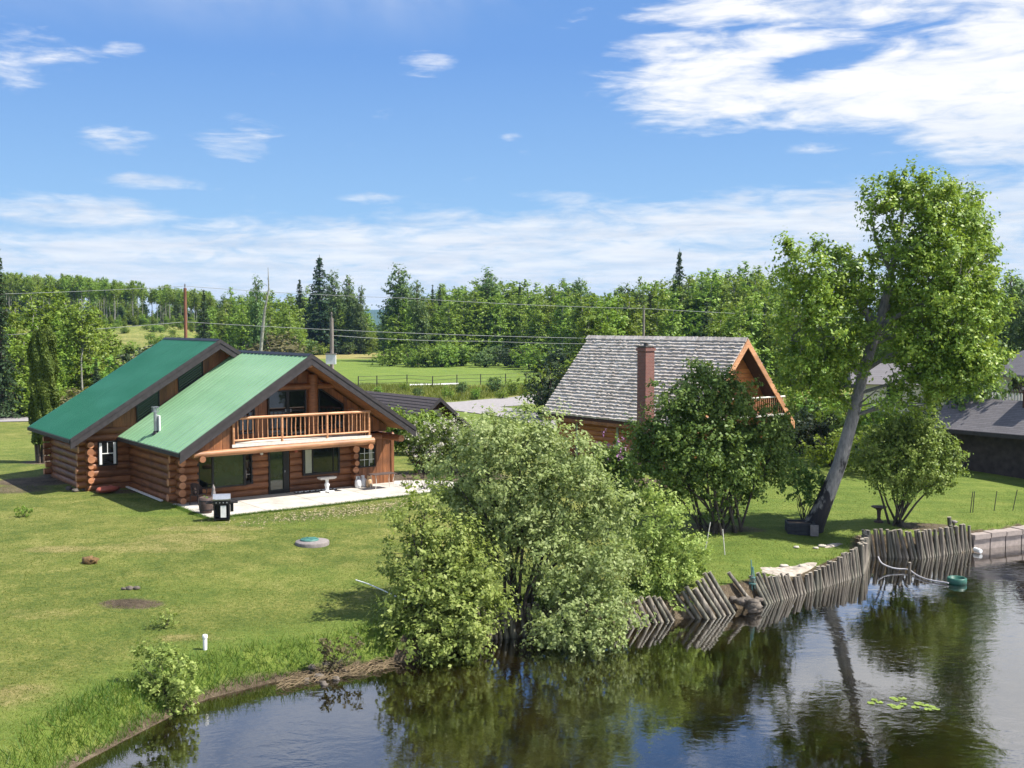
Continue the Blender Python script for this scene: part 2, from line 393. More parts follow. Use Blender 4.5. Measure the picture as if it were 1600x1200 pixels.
# ------------------------------------------------------------------ terrain
SHORE = [ground(*p, W)[:2] for p in ((60,1290),(130,1200),(250,1137),(330,1095),(440,1067),(560,1047),(640,1036),(770,1000),(985,975),(1095,965),(1165,950),(1250,928),(1345,898),(1352,869),(1440,873),(1520,861),(1600,848),(1760,832),(2100,800))]
SHORE = np.array([(-80., -60.), (-30, -2), (-12.5, 14)] + SHORE + [(95, 80), (300, 120)])
def seg_dist(P, poly):
    best = np.full(len(P), 1e9)
    for a, b in zip(poly[:-1], poly[1:]):
        d = b - a; t = np.clip(((P - a) @ d) / (d @ d), 0, 1)
        best = np.minimum(best, np.linalg.norm(P - (a + t[:, None] * d), axis=1))
    return best
def in_poly(P, poly):
    x, y = P[:, 0], P[:, 1]; c = np.zeros(len(P), bool); n = len(poly)
    for i in range(n):
        x0, y0 = poly[i]; x1, y1 = poly[(i + 1) % n]
        if y0 == y1: continue
        c ^= ((y0 > y) != (y1 > y)) & (x < (x1 - x0) * (y - y0) / (y1 - y0) + x0)
    return c
LAKE = np.concatenate([SHORE, [(400, -300), (-100, -300)]])
def sst(x, a, b):
    t = np.clip((x - a) / (b - a), 0, 1); return t * t * (3 - 2 * t)
def vnoise(x, y, seed=0):
    """cheap smooth noise in -1..1"""
    r = np.random.default_rng(seed); s = np.zeros_like(x)
    for k in range(6):
        a = r.uniform(0, 2*PI); f = r.uniform(.5, 1.6); s = s + np.sin((x*math.cos(a) + y*math.sin(a))*f + r.uniform(0, 6))
    return s / 3.2
def shore_d(P):
    return np.where(in_poly(P, LAKE), -1., 1.) * seg_dist(P, SHORE)
def terrain(P, d=None):
    P = np.asarray(P, float); d = shore_d(P) if d is None else d
    x, y = P[:, 0], P[:, 1]
    left = 1 - sst(x, -4.5, -1.5)                                # natural bank at the left, log wall further right
    edge = np.where(left > .5, 1.3, .34); e0 = np.where(left > .5, -.12, .02)
    bank = -1.42 + (.85 + .06 * vnoise(x * 1.5, y * 1.5, 3) * (1 - sst(d, 4, 9))) * sst(d, e0, edge)
    land = bank + .55 * sst(d, .3, 15) ** .8 + .02 * vnoise(x * .9, y * .9, 5) * sst(d, 1, 4) * (1 - sst(y, 44, 50))
    bed = -1.42 - 1.1 * sst(-d, .0, 9)
    z = np.where(d > -.12, land, bed)
    # far rise left (forest bench), gentle rise behind
    az = np.degrees(np.arctan2(x, np.maximum(y, 1)))
    rr = np.hypot(x, y)
    z = z + 7.5 * sst(rr, 190, 330) * (1 - sst(az, -17.5, -13.0)) * (y > 0)
    z = z + 3.0 * sst(rr, 150, 330) * sst(az, 6, 14) * (y > 0)
    sp = ground(1240, 893, -.75); z = z - .24 * np.exp(-((x - sp[0]) ** 2 + (y - sp[1]) ** 2) / 2.2) * (d > .05)
    # distant blue hill
    z = z + 66 * np.exp(-((x + 640) / 900) ** 2) * sst(y, 3300, 4600) * (1 - sst(y, 5200, 6800))
    z = z + 50 * np.exp(-((x - 1700) / 900) ** 2) * sst(y, 3600, 4600) * (1 - sst(y, 5200, 6800))
    return z
def tz(x, y): return float(terrain(np.array([[x, y]]))[0])
def on(px, py):
    """the ground point seen at a pixel of the photograph"""
    z = 0.
    for _ in range(12):
        p = ground(px, py, z); z = tz(p[0], p[1])
    return np.array([p[0], p[1], z])
def grid_axis(core0, core1, h, lo, hi, g=1.09):
    a = list(np.arange(core0, core1 + 1e-6, h)); s = h; x = core1
    while x < hi: s *= g; x += s; a.append(x)
    s = h; x = core0; pre = []
    while x > lo: s *= g; x -= s; pre.append(x)
    return np.array(pre[::-1] + a)
xs = grid_axis(-27, 27, .3, -7000, 7000); ys = grid_axis(19, 66, .3, -2500, 7200)
gx, gy = np.meshgrid(xs, ys); GP = np.stack([gx.ravel(), gy.ravel()], 1)
gd = shore_d(GP); gz = terrain(GP, gd)
me = bpy.data.meshes.new('ground')
nx, ny = len(xs), len(ys)
me.vertices.add(nx * ny); me.vertices.foreach_set('co', np.column_stack([GP, gz]).astype(np.float32).ravel())
ii = (np.arange(ny - 1)[:, None] * nx + np.arange(nx - 1)[None, :]).ravel()
quads = np.stack([ii, ii + 1, ii + nx + 1, ii + nx], 1).astype(np.int32)
me.loops.add(quads.size); me.loops.foreach_set('vertex_index', quads.ravel())
me.polygons.add(len(quads)); me.polygons.foreach_set('loop_start', np.arange(0, quads.size, 4, dtype=np.int32))
me.polygons.foreach_set('use_smooth', np.ones(len(quads), bool)); me.update(calc_edges=True)
# what covers the ground where: r bare soil, g mown/field green, b dry straw
def ell(cx, cy, rx, ry, rot=0):
    dx, dy = GP[:, 0] - cx, GP[:, 1] - cy; c, s = math.cos(rot), math.sin(rot)
    q = np.hypot((dx*c + dy*s)/rx, (-dx*s + dy*c)/ry); return 1 - sst(q, .6, 1.15)
X_, Y_ = GP[:, 0], GP[:, 1]
bare = np.zeros(len(GP)); lush = np.zeros(len(GP)); dry = np.zeros(len(GP))
bare = np.maximum(bare, 1 - sst(gd, .15, .75 + .3 * vnoise(X_ * 2, Y_ * 2, 9)))            # shore edge and lake bed
for (px, py, rx, ry, k) in ((60,752,2.6,2.0,.75),(20,765,2.2,1.6,.6),(120,742,2.2,2.2,.8),(205,943,1.15,.62,.78),(1450,824,1.6,1.0,.95),(70,722,1.6,1.2,.7),(185,768,1.5,.8,.7),(1130,825,2.2,1.2,.6),(690,745,4,2.6,.9),(980,755,3,2.2,.8),(1300,600,9,9,.7)):
    p = on(px, py); bare = np.maximum(bare, k * ell(p[0], p[1], rx, ry))
right = sst(X_ - .12 * (Y_ - 30), 2, 6.5) * (Y_ < 75)
lush = np.maximum(lush, .75 * right)
field = sst(Y_, 136, 142) * (1 - sst(np.degrees(np.arctan2(X_, np.maximum(Y_, 1))), 15, 20)) * sst(np.degrees(np.arctan2(X_, np.maximum(Y_, 1))), -15, -12)
lush = np.maximum(lush, field)
lush = np.maximum(lush, .8 * ell(2, 92, 14, 16))
farleft = sst(-np.degrees(np.arctan2(X_, np.maximum(Y_, 1))), 12, 15) * sst(Y_, 120, 170)
dry = np.maximum(dry, .7 * farleft * (.5 + .5 * vnoise(X_ * .05, Y_ * .05, 12)))
dry = np.maximum(dry, .9 * ell(-38, 275, 26, 34)); dry = np.maximum(dry, .5 * sst(Y_, 112, 118) * (1 - sst(Y_, 130, 138)) )
for (px, py, rx, ry, k) in ((230,855,2.4,1.2,.45),(300,840,2.6,1.3,.5),(90,858,1.6,.8,.6),(60,1090,2.0,1.0,.7),(350,1030,2.2,.5,.7),(60,960,1.5,.8,.35),(330,825,3,.8,.5),(560,800,2.5,.7,.35)):
    p = on(px, py); dry = np.maximum(dry, k * ell(p[0], p[1], rx, ry))
for (px, py, rx, ry, k) in ((330,925,3.5,1.6,.35),(480,900,3,1.5,.5),(560,960,2.5,1.2,.6),(250,800,3.2,1.3,.7),(160,880,2,1,.35),(120,985,3,.9,.3),(470,820,3,.9,.5),(30,700,8,6,.4)):
    p = on(px, py); lush = np.maximum(lush, k * ell(p[0], p[1], rx, ry) * (.7 + .3 * vnoise(X_ * 1.3, Y_ * 1.3, 21)))
strip = (1 - sst(gd, 1.6, 3.4)) * (1 - sst(X_, -2, 1)) * (gd > 0); lush = np.maximum(lush, .85 * strip); dry = dry * (1 - .7 * strip)
wood = sst(Y_, 330, 350)
at = me.color_attributes.new('cover', 'FLOAT_COLOR', 'POINT')
at.data.foreach_set('color', np.stack([bare, lush, dry, wood], 1).astype(np.float32).ravel())
def groundmat():
    m, t, b = mat('grassy_ground')
    a = t.new('ShaderNodeVertexColor', layer_name='cover'); s = t.new('ShaderNodeSeparateColor'); t.l.new(a.outputs[0], s.inputs[0])
    br, lu, dr = s.outputs; wd = a.outputs['Alpha']
    v = t.coord('Object')
    nb = t.noise(v, .16, 4, .6); nm = t.noise(v, 1.1, 5, .62); nf = t.noise(v, 8, 6, .78); nh = t.noise(v, 30, 3, .75)
    f = t.math('ADD', t.math('MULTIPLY', nb, .26), t.math('ADD', t.math('MULTIPLY', nm, .28), t.math('MULTIPLY', nf, .46)))
    lawn = t.ramp(f, [(.38, (.046, .080, .013)), (.46, (.095, .132, .024)), (.525, (.160, .180, .038)), (.61, (.29, .27, .085))])
    ns_ = t.noise(t.coord('Object', (.22, 1.3, 1), (0, 0, -.35)), 1.0, 4, .6)
    fg = t.math('ADD', t.math('MULTIPLY', f, .62), t.math('MULTIPLY', ns_, .38))
    green = t.ramp(fg, [(.38, (.068, .116, .017)), (.49, (.120, .180, .028)), (.56, (.165, .216, .039)), (.64, (.225, .250, .064))])
    straw = t.ramp(f, [(.38, (.16, .14, .045)), (.5, (.26, .22, .08)), (.62, (.36, .30, .13))])
    soil = t.ramp(t.math('MULTIPLY_ADD', nf, .6, t.math('MULTIPLY', nm, .4)), [(.35, (.040, .028, .018)), (.5, (.105, .078, .052)), (.66, (.21, .165, .115))])
    c = t.mix(lu, lawn, green)
    c = t.mix(t.math('MULTIPLY', t.step(t.math('ADD', t.math('MULTIPLY_ADD', nm, .45, dr), t.math('MULTIPLY', nf, .55)), .70, 1.25), .9), c, straw)
    c = t.mix(t.step(t.math('MULTIPLY_ADD', nf, .5, br), .5, .95), c, soil)
    c = t.mix(t.math('MULTIPLY', t.step(nh, .56, .72), .45), c, (.30, .28, .11, 1))
    c = t.mix(t.math('MULTIPLY', t.math('SUBTRACT', 1.0, t.step(nh, .30, .44)), .35), c, (.03, .05, .008, 1))
    c = t.mix(wd, c, (.035, .060, .018, 1))
    # under water: brown silt with weed patches
    z = t.new('ShaderNodeSeparateXYZ'); t.l.new(v, z.inputs[0])
    wet = t.math('SUBTRACT', 1.0, t.step(z.outputs[2], -1.42, -1.30))
    silt = t.ramp(t.noise(v, .55, 5, .6), [(.38, (.032, .026, .012)), (.52, (.078, .064, .029)), (.66, (.13, .115, .048))])
    c = t.mix(wet, c, silt)
    t.put(b.inputs['Base Color'], c); b.inputs['Roughness'].default_value = .9; b.inputs['Specular IOR Level'].default_value = .15
    t.put(b.inputs['Normal'], t.bump(t.math('ADD', nf, t.math('MULTIPLY', nh, .5)), .9, .11))
    return m
me.materials.append(groundmat())
tag(link('ground', me), kind='structure')
# lake: the surface of the water, clear brown
def watermat():
    m, t, b = mat('lake_water')
    t.n.remove(b)
    v = t.coord('Object', (1, 1.5, 1)); 
    h = t.math('ADD', t.math('MULTIPLY', t.noise(v, 1.1, 3, .5, .6), .6), t.math('ADD', t.math('MULTIPLY', t.noise(v, 4.2, 3, .5, .4), .24), t.math('MULTIPLY', t.noise(t.coord('Object'), .22, 2), .8)))
    patch = t.step(t.noise(t.coord('Object'), .13, 3, .5, .5), .40, .62)
    bp = t.new('ShaderNodeBump'); t.put(bp.inputs['Height'], h); t.put(bp.inputs['Strength'], t.math('MULTIPLY_ADD', patch, .12, .035)); bp.inputs['Distance'].default_value = .12
    gl = t.new('ShaderNodeBsdfGlossy'); gl.inputs['Roughness'].default_value = .02; gl.inputs['Color'].default_value = (1, 1, 1, 1); t.put(gl.inputs['Normal'], bp.outputs[0])
    tr = t.new('ShaderNodeBsdfTransparent'); tr.inputs['Color'].default_value = (.47, .43, .29, 1)
    fr = t.new('ShaderNodeFresnel'); fr.inputs['IOR'].default_value = 1.60; t.put(fr.inputs['Normal'], bp.outputs[0])
    mx = t.new('ShaderNodeMixShader'); t.put(mx.inputs[0], t.math('MULTIPLY', fr.outputs[0], 1.75, clamp=True)); t.l.new(tr.outputs[0], mx.inputs[1]); t.l.new(gl.outputs[0], mx.inputs[2])
    t.l.new(mx.outputs[0], t.n['Material Output'].inputs[0])
    return m
w = MB(); w.add([(-100, -290, W), (380, -290, W), (380, 150, W), (-100, 150, W)], [(0, 1, 2, 3)])
tag(w.build('water', watermat()), kind='structure')
# road and drive
def ribbon(name, pts, width, dz, m, kind='structure'):
    P = []; 
    pts = np.array(pts, float); q = []
    for a, b in zip(pts[:-1], pts[1:]):
        k = max(1, int(np.linalg.norm(b - a) / 2))
        q += [a + (b - a) * i / k for i in range(k)]
    q.append(pts[-1]); q = np.array(q)
    for _ in range(6): q[1:-1] = (q[:-2] + q[1:-1] * 2 + q[2:]) / 4
    mb = MB(); vs = []; cross = 5
    for i in range(len(q)):
        d = q[min(i+1, len(q)-1)] - q[max(i-1, 0)]; d /= np.linalg.norm(d); nrm = np.array([-d[1], d[0]])
        wd = width * (1 + .06 * math.sin(i * 1.3) + .04 * math.sin(i * 3.1))
        for j in range(cross):
            e = q[i] + nrm * wd * (j / (cross - 1) - .5); vs.append((e[0], e[1], tz(*e) + dz))
    mb.add(vs, [(i*cross + j, i*cross + j + 1, (i+1)*cross + j + 1, (i+1)*cross + j) for i in range(len(q)-1) for j in range(cross-1)], 0, True)
    return tag(mb.build(name, m), kind=kind)
ribbon('road', [(-150, 55), (-80, 80), (-43, 92), (-15, 101), (-3, 107), (4.2, 117), (13, 133), (30, 160)], 8.2, .05, 'road')
ribbon('driveway', [(-4, 103.5), (0, 97), (4.2, 89), (6, 83), (7, 78)], 5.5, .056, 'road')
# patio slab
pt = MB(); pt.prism([(-4.45, .02, -.3), (-4.45, -4.3, -.3), (1, -4.2, -.3), (6.4, -4.0, -.3), (8.4, -3.3, -.3), (9.3, -2.1, -.3), (8.8, -.9, -.3), (7.6, 0, -.3), (6.9, .3, -.3)], (0, 0, .335))
tag(pt.build('patio', 'concrete', None, HB, TH), kind='structure')
# thin summer haze: the air between here and the far hill
hz_ = MB(); hz_.box((xs[0] - 50, ys[0] - 50, -3.8), (xs[-1] + 50, ys[-1] + 50, 96))
hm, ht, hb_ = mat('thin_haze'); ht.n.remove(hb_)
hv = ht.new('ShaderNodeVolumePrincipled'); hv.inputs['Color'].default_value = (.34, .60, 1, 1); hv.inputs['Density'].default_value = HAZE
ht.l.new(hv.outputs[0], ht.n['Material Output'].inputs['Volume'])
tag(hz_.build('haze', hm), kind='stuff')
# ------------------------------------------------------------------ world, sun
SUN = unit(UU * .54 - VV * .50 + np.array([0, 0, 1.0]))
el = math.asin(SUN[2]); az_s = math.atan2(SUN[0], SUN[1])
wd = bpy.data.worlds.new('World'); SC.world = wd; wd.use_nodes = True
t = NT(wd.node_tree); bg = t.n['Background']
sky = t.new('ShaderNodeTexSky', sky_type='NISHITA'); sky.sun_disc = False; sky.sun_elevation = el; sky.sun_rotation = az_s
sky.altitude = 700; sky.air_density = 1.0; sky.dust_density = .6; sky.ozone_density = 2.0
g = t.new('ShaderNodeTexCoord').outputs['Generated']
s3 = t.new('ShaderNodeSeparateXYZ'); t.l.new(g, s3.inputs[0])
AZ = t.math('MULTIPLY', t.math('ARCTAN2', s3.outputs[0], s3.outputs[1]), 180 / PI)
EL = t.math('MULTIPLY', t.math('ARCSINE', s3.outputs[2]), 180 / PI)
def a_of(px): return math.degrees(math.atan((px - 800) / F_PX))
def e_of(py): return math.degrees(math.atan((HZ - py) / F_PX))
cmb = t.new('ShaderNodeCombineXYZ'); t.put(cmb.inputs[0], t.math('MULTIPLY', AZ, .10)); t.put(cmb.inputs[1], t.math('MULTIPLY', EL, .42)); 
V1 = cmb.outputs[0]
cm2 = t.new('ShaderNodeCombineXYZ'); t.put(cm2.inputs[0], t.math('MULTIPLY', AZ, .055)); t.put(cm2.inputs[1], t.math('MULTIPLY', EL, .60)); t.put(cm2.inputs[2], t.math('ADD', AZ, 0) if False else 3.3)
V2 = cm2.outputs[0]
n1 = t.noise(V1, 2.2, 7, .58, .7); n2 = t.noise(V2, 2.0, 6, .6, .5); n3 = t.noise(V1, 6.5, 5, .6, .4)
def ellipse(px, py, rx, ry, k=1., tilt=0.):
    """soft cloud region around one direction of the sky"""
    a0, e0 = a_of(px), e_of(py); ra, re = rx / F_PX * 57.3, ry / F_PX * 57.3
    da = t.math('SUBTRACT', AZ, a0); de = t.math('SUBTRACT', EL, e0)
    if tilt: de = t.math('SUBTRACT', de, t.math('MULTIPLY', da, tilt))
    q = t.math('SQRT', t.math('ADD', t.math('POWER', t.math('DIVIDE', da, ra), 2), t.math('POWER', t.math('DIVIDE', de, re), 2)))
    return t.math('MULTIPLY', t.math('SUBTRACT', 1.0, t.step(q, .35, 1.25)), k)
def mx(*a):
    r = a[0]
    for b in a[1:]: r = t.math('MAXIMUM', r, b)
    return r
# high bank of cloud upper right and its tongue
big = mx(ellipse(1450, 160, 420, 75, 1.15), ellipse(1120, 150, 190, 70, 1.05), ellipse(1600, 215, 260, 60, 1.15), ellipse(1150, 88, 260, 34, .9), ellipse(1750, 120, 330, 150, 1.2), ellipse(1330, 30, 420, 50, .9), ellipse(1640, -60, 560, 170, 1.2), ellipse(1250, -40, 220, 90, .8), ellipse(1560, 262, 150, 26, .8))
big = t.math('SUBTRACT', big, ellipse(1270, 120, 95, 26, .62, .18))
small = mx(ellipse(375, 228, 75, 44, .62), ellipse(672, 108, 55, 26, .55), ellipse(800, 219, 26, 9, .55), ellipse(575, 315, 60, 14, .50), ellipse(865, 310, 110, 14, .52), ellipse(250, 297, 110, 18, .55), ellipse(200, 240, 75, 30, .5), ellipse(130, 345, 190, 34, .85), ellipse(1290, 245, 60, 12, .5), ellipse(60, 130, 120, 60, .5), ellipse(200, 105, 40, 16, .5))
# low bank along the horizon, its upper edge rises to the right
edge = t.math('MULTIPLY_ADD', AZ, .055, e_of(322))
low = t.math('MULTIPLY', t.step(t.math('SUBTRACT', edge, EL), -1.2, 1.6), .95)
mask_in = mx(big, small, low)
md = t.math('ADD', mask_in, t.math('MULTIPLY', t.math('SUBTRACT', n1, .5), 1.7))
md = t.math('ADD', md, t.math('MULTIPLY', t.math('SUBTRACT', n3, .5), .8))
cl = t.step(md, .26, 1.16)
# away from the view: scattered cloud all round so that light and reflections are natural
away = t.step(EL, 13, 22)
cl = t.math('MAXIMUM', cl, t.math('MULTIPLY', away, t.step(t.noise(g, 2.6, 6, .6, .6), .44, .66)))
dens = t.math('MULTIPLY', cl, t.math('MULTIPLY_ADD', t.step(n2, .30, .66), .28, .70))
hi = t.step(EL, 7.0, 11.0)
dens = t.mix(hi, dens, t.math('MULTIPLY', cl, t.math('MULTIPLY_ADD', t.step(n2, .25, .5), .15, .84)))
K = 9.3
blue = t.ramp(t.math('DIVIDE', EL, 40.0), [(0, (.440*.5*K/10, .60*.5, .82*.5)), (.14, (.27*.5, .51*.5, .85*.5)), (.34, (.15*.5, .345*.5, .77*.5)), (1., (.12*.5, .27*.5, .62*.5))])
sc_ = t.new('ShaderNodeVectorMath', operation='SCALE'); t.l.new(blue, sc_.inputs[0]); sc_.inputs['Scale'].default_value = K
base = t.mix(.88, sky.outputs[0], sc_.outputs[0])
shade = t.ramp(t.noise(V2, 3.1, 5, .6), [(.3, (.36*K/1, .39*K, .44*K)), (.62, (.47*K, .485*K, .505*K))])
shade = t.mix(hi, shade, t.ramp(n1, [(.32, (.46*K, .475*K, .50*K)), (.55, (.53*K, .53*K, .535*K))]))
shade = t.mix(t.step(EL, 16, 24), shade, (.82*K, .82*K, .85*K, 1))  # unseen clouds above the view, brightened to lighten the lake's reflection
t.put(bg.inputs[0], t.mix(dens, base, shade)); bg.inputs[1].default_value = .1
sl = bpy.data.lights.new('sun', 'SUN'); sl.energy = 4.6; sl.angle = math.radians(.53); sl.color = (1, .955, .88)
so = bpy.data.objects.new('sun', sl); COL.objects.link(so)
so.rotation_euler = Vector(-SUN).to_track_quat('-Z', 'Y').to_euler(); so.location = (0, 0, 60)
SC.cycles.volume_bounces = 0
SC.view_settings.view_transform = 'Standard'; SC.view_settings.look = 'None'; SC.view_settings.exposure = 1.12; SC.view_settings.gamma = 1
# ------------------------------------------------------------------ the log house (own frame: x along the front, y to the back)
def stack_logs(mb, a, b, z0, z1, n, r, out, holes=()):
    """courses of logs along a->b, bulging towards out; holes = (s0,s1,z0,z1) along the wall"""
    a = np.array(a, float); b = np.array(b, float); L = np.linalg.norm(b - a); d = (b - a) / L; h = (z1 - z0) / n
    for i in range(n):
        za, zb = z0 + i*h, z0 + (i+1)*h
        spans = [(0., L)]
        for s0, s1, h0, h1 in holes:
            if za < h1 - .02 and zb > h0 + .02:
                new = []
                for p, q in spans:
                    if s1 <= p or s0 >= q: new.append((p, q))
                    else:
                        if s0 > p: new.append((p, s0))
                        if s1 < q: new.append((s1, q))
                spans = new
        for p, q in spans:
            k = 9; prof = []
            rr = r * (1 + .10 * math.sin(i * 2.3)); wob = .012 * math.sin(i * 5.1)
            for j in range(k):
                th = -PI/2 + PI * j / (k - 1); prof.append((rr * math.cos(th) + wob, (za + zb) / 2 + h / 2 * math.sin(th)))
            segs = max(1, int((q - p) / .8)); vs = []
            for s in range(segs + 1):
                e = a + d * (p + (q - p) * s / segs); w_ = .014 * math.sin(3.1 * i + 2.2 * s)
                vs += [(e[0] + out[0]*(o + w_), e[1] + out[1]*(o + w_), z + (w_ * .4 if 0 < j_ < k-1 else 0)) for j_, (o, z) in enumerate(prof)]
            mb.add(vs, [(s*k + j, (s+1)*k + j, (s+1)*k + j + 1, s*k + j + 1) for s in range(segs) for j in range(k-1)], 0, True)
            mb.add(vs[:k], [tuple(range(k))], 0); mb.add(vs[-k:], [tuple(range(k))[::-1]], 0)
    # solid core behind the courses
    o = np.array([out[0], out[1], 0])
def log_ends(parent, pts, direction, length, rad, seed=0):
    """the crossing log ends of one corner"""
    r = random.Random(seed); mb = MB(); d = np.array(direction, float)
    for p in pts:
        p = np.array(p, float); q = rad * r.uniform(.85, 1.2); l = length * r.uniform(.8, 1.2)
        mb.tube([p - d * .3, p + d * l * .6, p + d * l], [q, q, q * .93], 12, 0, True, 1)
    return mb.build('corner_logs', ['log', 'logend'], parent)
house = thing('log_house', 'orange log house with green metal roofs, dark fascia boards and a pole balcony', 'house', HB, TH)
RX, RZ, SL = 1.26, 6.57, .66
XL, XR, YF, YB = -4.88, 6.75, -2.15, 6.42
def fz(x): return RZ - SL * abs(x - RX)
RX2, RZ2, SL2 = .03, 7.16, .625
XL2, XR2, YF2, YB2 = -7.28, 7.2, 5.55, 13.6
def rz2(x): return RZ2 - SL2 * abs(x - RX2)
# front wall
wl = MB()
stack_logs(wl, (-4.25, 0, 0), (4.62, 0, 0), 0, 2.62, 8, .085, (0, -1), [(.95, 3.50, .66, 2.11), (4.30, 5.38, -.1, 2.07), (6.02, 7.98, .78, 2.09)])
wl.box((-4.25, .02, -.2), (4.62, .2, 2.62))
wl.build('log_wall', 'log', house)
wl = MB(); stack_logs(wl, (-4.25, 6.4, 0), (-4.25, 0, 0), -.1, 2.62, 8, .10, (-1, 0)); wl.box((-4.23, .22, -.3), (-4.05, 6.38, 2.62)); wl.build('log_wall', 'log', house)
# rear block walls
wl = MB(); stack_logs(wl, (-6.35, 6.4, 0), (-4.3, 6.4, 0), -.1, 3.0, 9, .10, (0, -1), [(.52, 1.4, 1.14, 2.32)]); wl.box((-6.33, 6.42, -.3), (6.4, 6.6, 3.0)); wl.build('log_wall', 'log', house)
wl = MB(); stack_logs(wl, (-6.35, 12.8, 0), (-6.35, 6.4, 0), -.1, 2.7, 8, .10, (-1, 0)); wl.box((-6.33, 6.62, -.3), (-6.15, 12.8, 2.7)); wl.box((-6.15, 12.62, -.3), (6.2, 12.8, 2.7)); wl.box((6.22, 6.62, -.3), (6.4, 12.8, 2.7)); wl.build('log_wall', 'log', house)
cz = [.17 + .34 * i for i in range(7)]
log_ends(house, [(-4.15, 0, z) for z in cz], (0, -1, 0), .42, .165, 1)
log_ends(house, [(-4.25, .12, z + .12) for z in cz[:6]], (-1, 0, 0), .34, .155, 2)
log_ends(house, [(4.50, 0, z) for z in cz], (0, -1, 0), .40, .16, 3)
log_ends(house, [(-6.25, 6.4, z) for z in cz[1:]], (0, -1, 0), .45, .165, 4)
log_ends(house, [(-6.35, 6.5, z + .1) for z in cz], (-1, 0, 0), .40, .155, 5)
log_ends(house, [(-6.35, 12.7, z + .1) for z in cz], (-1, 0, 0), .38, .155, 6)
# boarded corner room on the right
sd = MB()
def boards(mb, x0, x1, z0, z1, y, step=.2, depth=.03, holes=()):
    x = x0; i = 0
    while x < x1 - 1e-3:
        w_ = min(step, x1 - x); dz = .010 * (i % 2) + .004 * (i % 3)
        spans = [(z0, z1)]
        for hx0, hx1, h0, h1 in holes:
            if x < hx1 and x + w_ > hx0: spans = [s for s in ((z0, h0), (h1, z1)) if s[1] - s[0] > .02]
        for a, b in spans: mb.box((x + .004, y - depth - dz, a), (x + w_ - .004, y, b))
        x += w_; i += 1
boards(sd, 4.80, 6.75, .02, 2.5, -.02, .195, .03, [(4.80, 5.72, .89, 1.97)])
sd.box((4.64, 0, -.2), (6.73, .15, 2.5)); sd.box((6.6, .15, -.2), (6.73, 6.4, 2.5)); sd.box((6.62, -.10, 0), (6.78, -.056, 2.45))
sd.build('board_wall', 'siding', house)
# gable wall behind the balcony
gb = MB()
def gtop(x): return fz(x) - .30
xs_ = np.arange(-3.4, 6.3, .2)
for i, x in enumerate(xs_):
    a, b_ = x + .004, x + .196; d_ = .03 + .010 * (i % 2)
    if .05 < x + .1 < 2.0: z0a = 4.95
    elif 2.62 < x + .1 < 4.0: z0a = None
    else: z0a = 2.64
    za, zb = gtop(a), gtop(b_)
    if z0a is None:
        gb.hexa([(a, -d_, 4.05 - .0*(x)), (b_, -d_, 4.05), (b_, 0, 4.05), (a, 0, 4.05), (a, -d_, za), (b_, -d_, zb), (b_, 0, zb), (a, 0, za)]) if za > 4.85 and zb > 4.85 and False else None
        zl = lambda q: fz(q) - .72
        gb.hexa([(a, -d_, zl(a)), (b_, -d_, zl(b_)), (b_, 0, zl(b_)), (a, 0, zl(a)), (a, -d_, za), (b_, -d_, zb), (b_, 0, zb), (a, 0, za)])
        gb.box((a, -d_, 2.64), (b_, 0, 2.95))
    elif min(za, zb) > z0a + .02:
        gb.hexa([(a, -d_, z0a), (b_, -d_, z0a), (b_, 0, z0a), (a, 0, z0a), (a, -d_, za), (b_, -d_, zb), (b_, 0, zb), (a, 0, za)])
gb.prism([(-3.4, .001, 2.64), (5.95, .001, 2.64), (5.95, .001, gtop(5.95)), (RX, .001, gtop(RX)), (-3.4, .001, gtop(-3.4))], (0, .12, 0))
gb.build('gable_wall', 'siding', house)
# boarded triangle left of the balcony, flush with its front
gs = MB()
for i, x in enumerate(np.arange(-4.3, -2.45, .2)):
    a, b_ = x + .004, x + .196; d_ = .03 + .01 * (i % 2); za, zb = fz(a) - .32, fz(b_) - .32
    if max(za, zb) > 2.56: gs.hexa([(a, -1.86 - d_, 2.5), (b_, -1.86 - d_, 2.5), (b_, -1.86, 2.5), (a, -1.86, 2.5), (a, -1.86 - d_, max(za, 2.52)), (b_, -1.86 - d_, max(zb, 2.54)), (b_, -1.86, max(zb, 2.54)), (a, -1.86, max(za, 2.52))])
gs.build('gable_siding', 'siding', house)
# clerestory wall of the rear block above the front roof
cs = MB()
def frontroof_or(x): return max(2.9, fz(x) + .02) if XL < x else 2.9
for i, x in enumerate(np.arange(-6.2, 1.2, .22)):
    a, b_ = x + .004, x + .216; d_ = .05 + .01 * (i % 2)
    za, zb = rz2(a) - .3, rz2(b_) - .3; la = lb_ = 2.8
    if a > -4.9: la, lb_ = fz(a) - .15, fz(b_) - .15
    if min(za, zb) > max(la, lb_) + .02: cs.hexa([(a, 6.42 - d_, la), (b_, 6.42 - d_, lb_), (b_, 6.42, lb_), (a, 6.42, la), (a, 6.42 - d_, za), (b_, 6.42 - d_, zb), (b_, 6.42, zb), (a, 6.42, za)])
cs.prism([(-6.2, 6.43, 2.9), (6.3, 6.43, 2.9), (RX2, 6.43, rz2(RX2) - .3)], (0, .1, 0))
cs.build('clerestory_wall', 'siding', house)
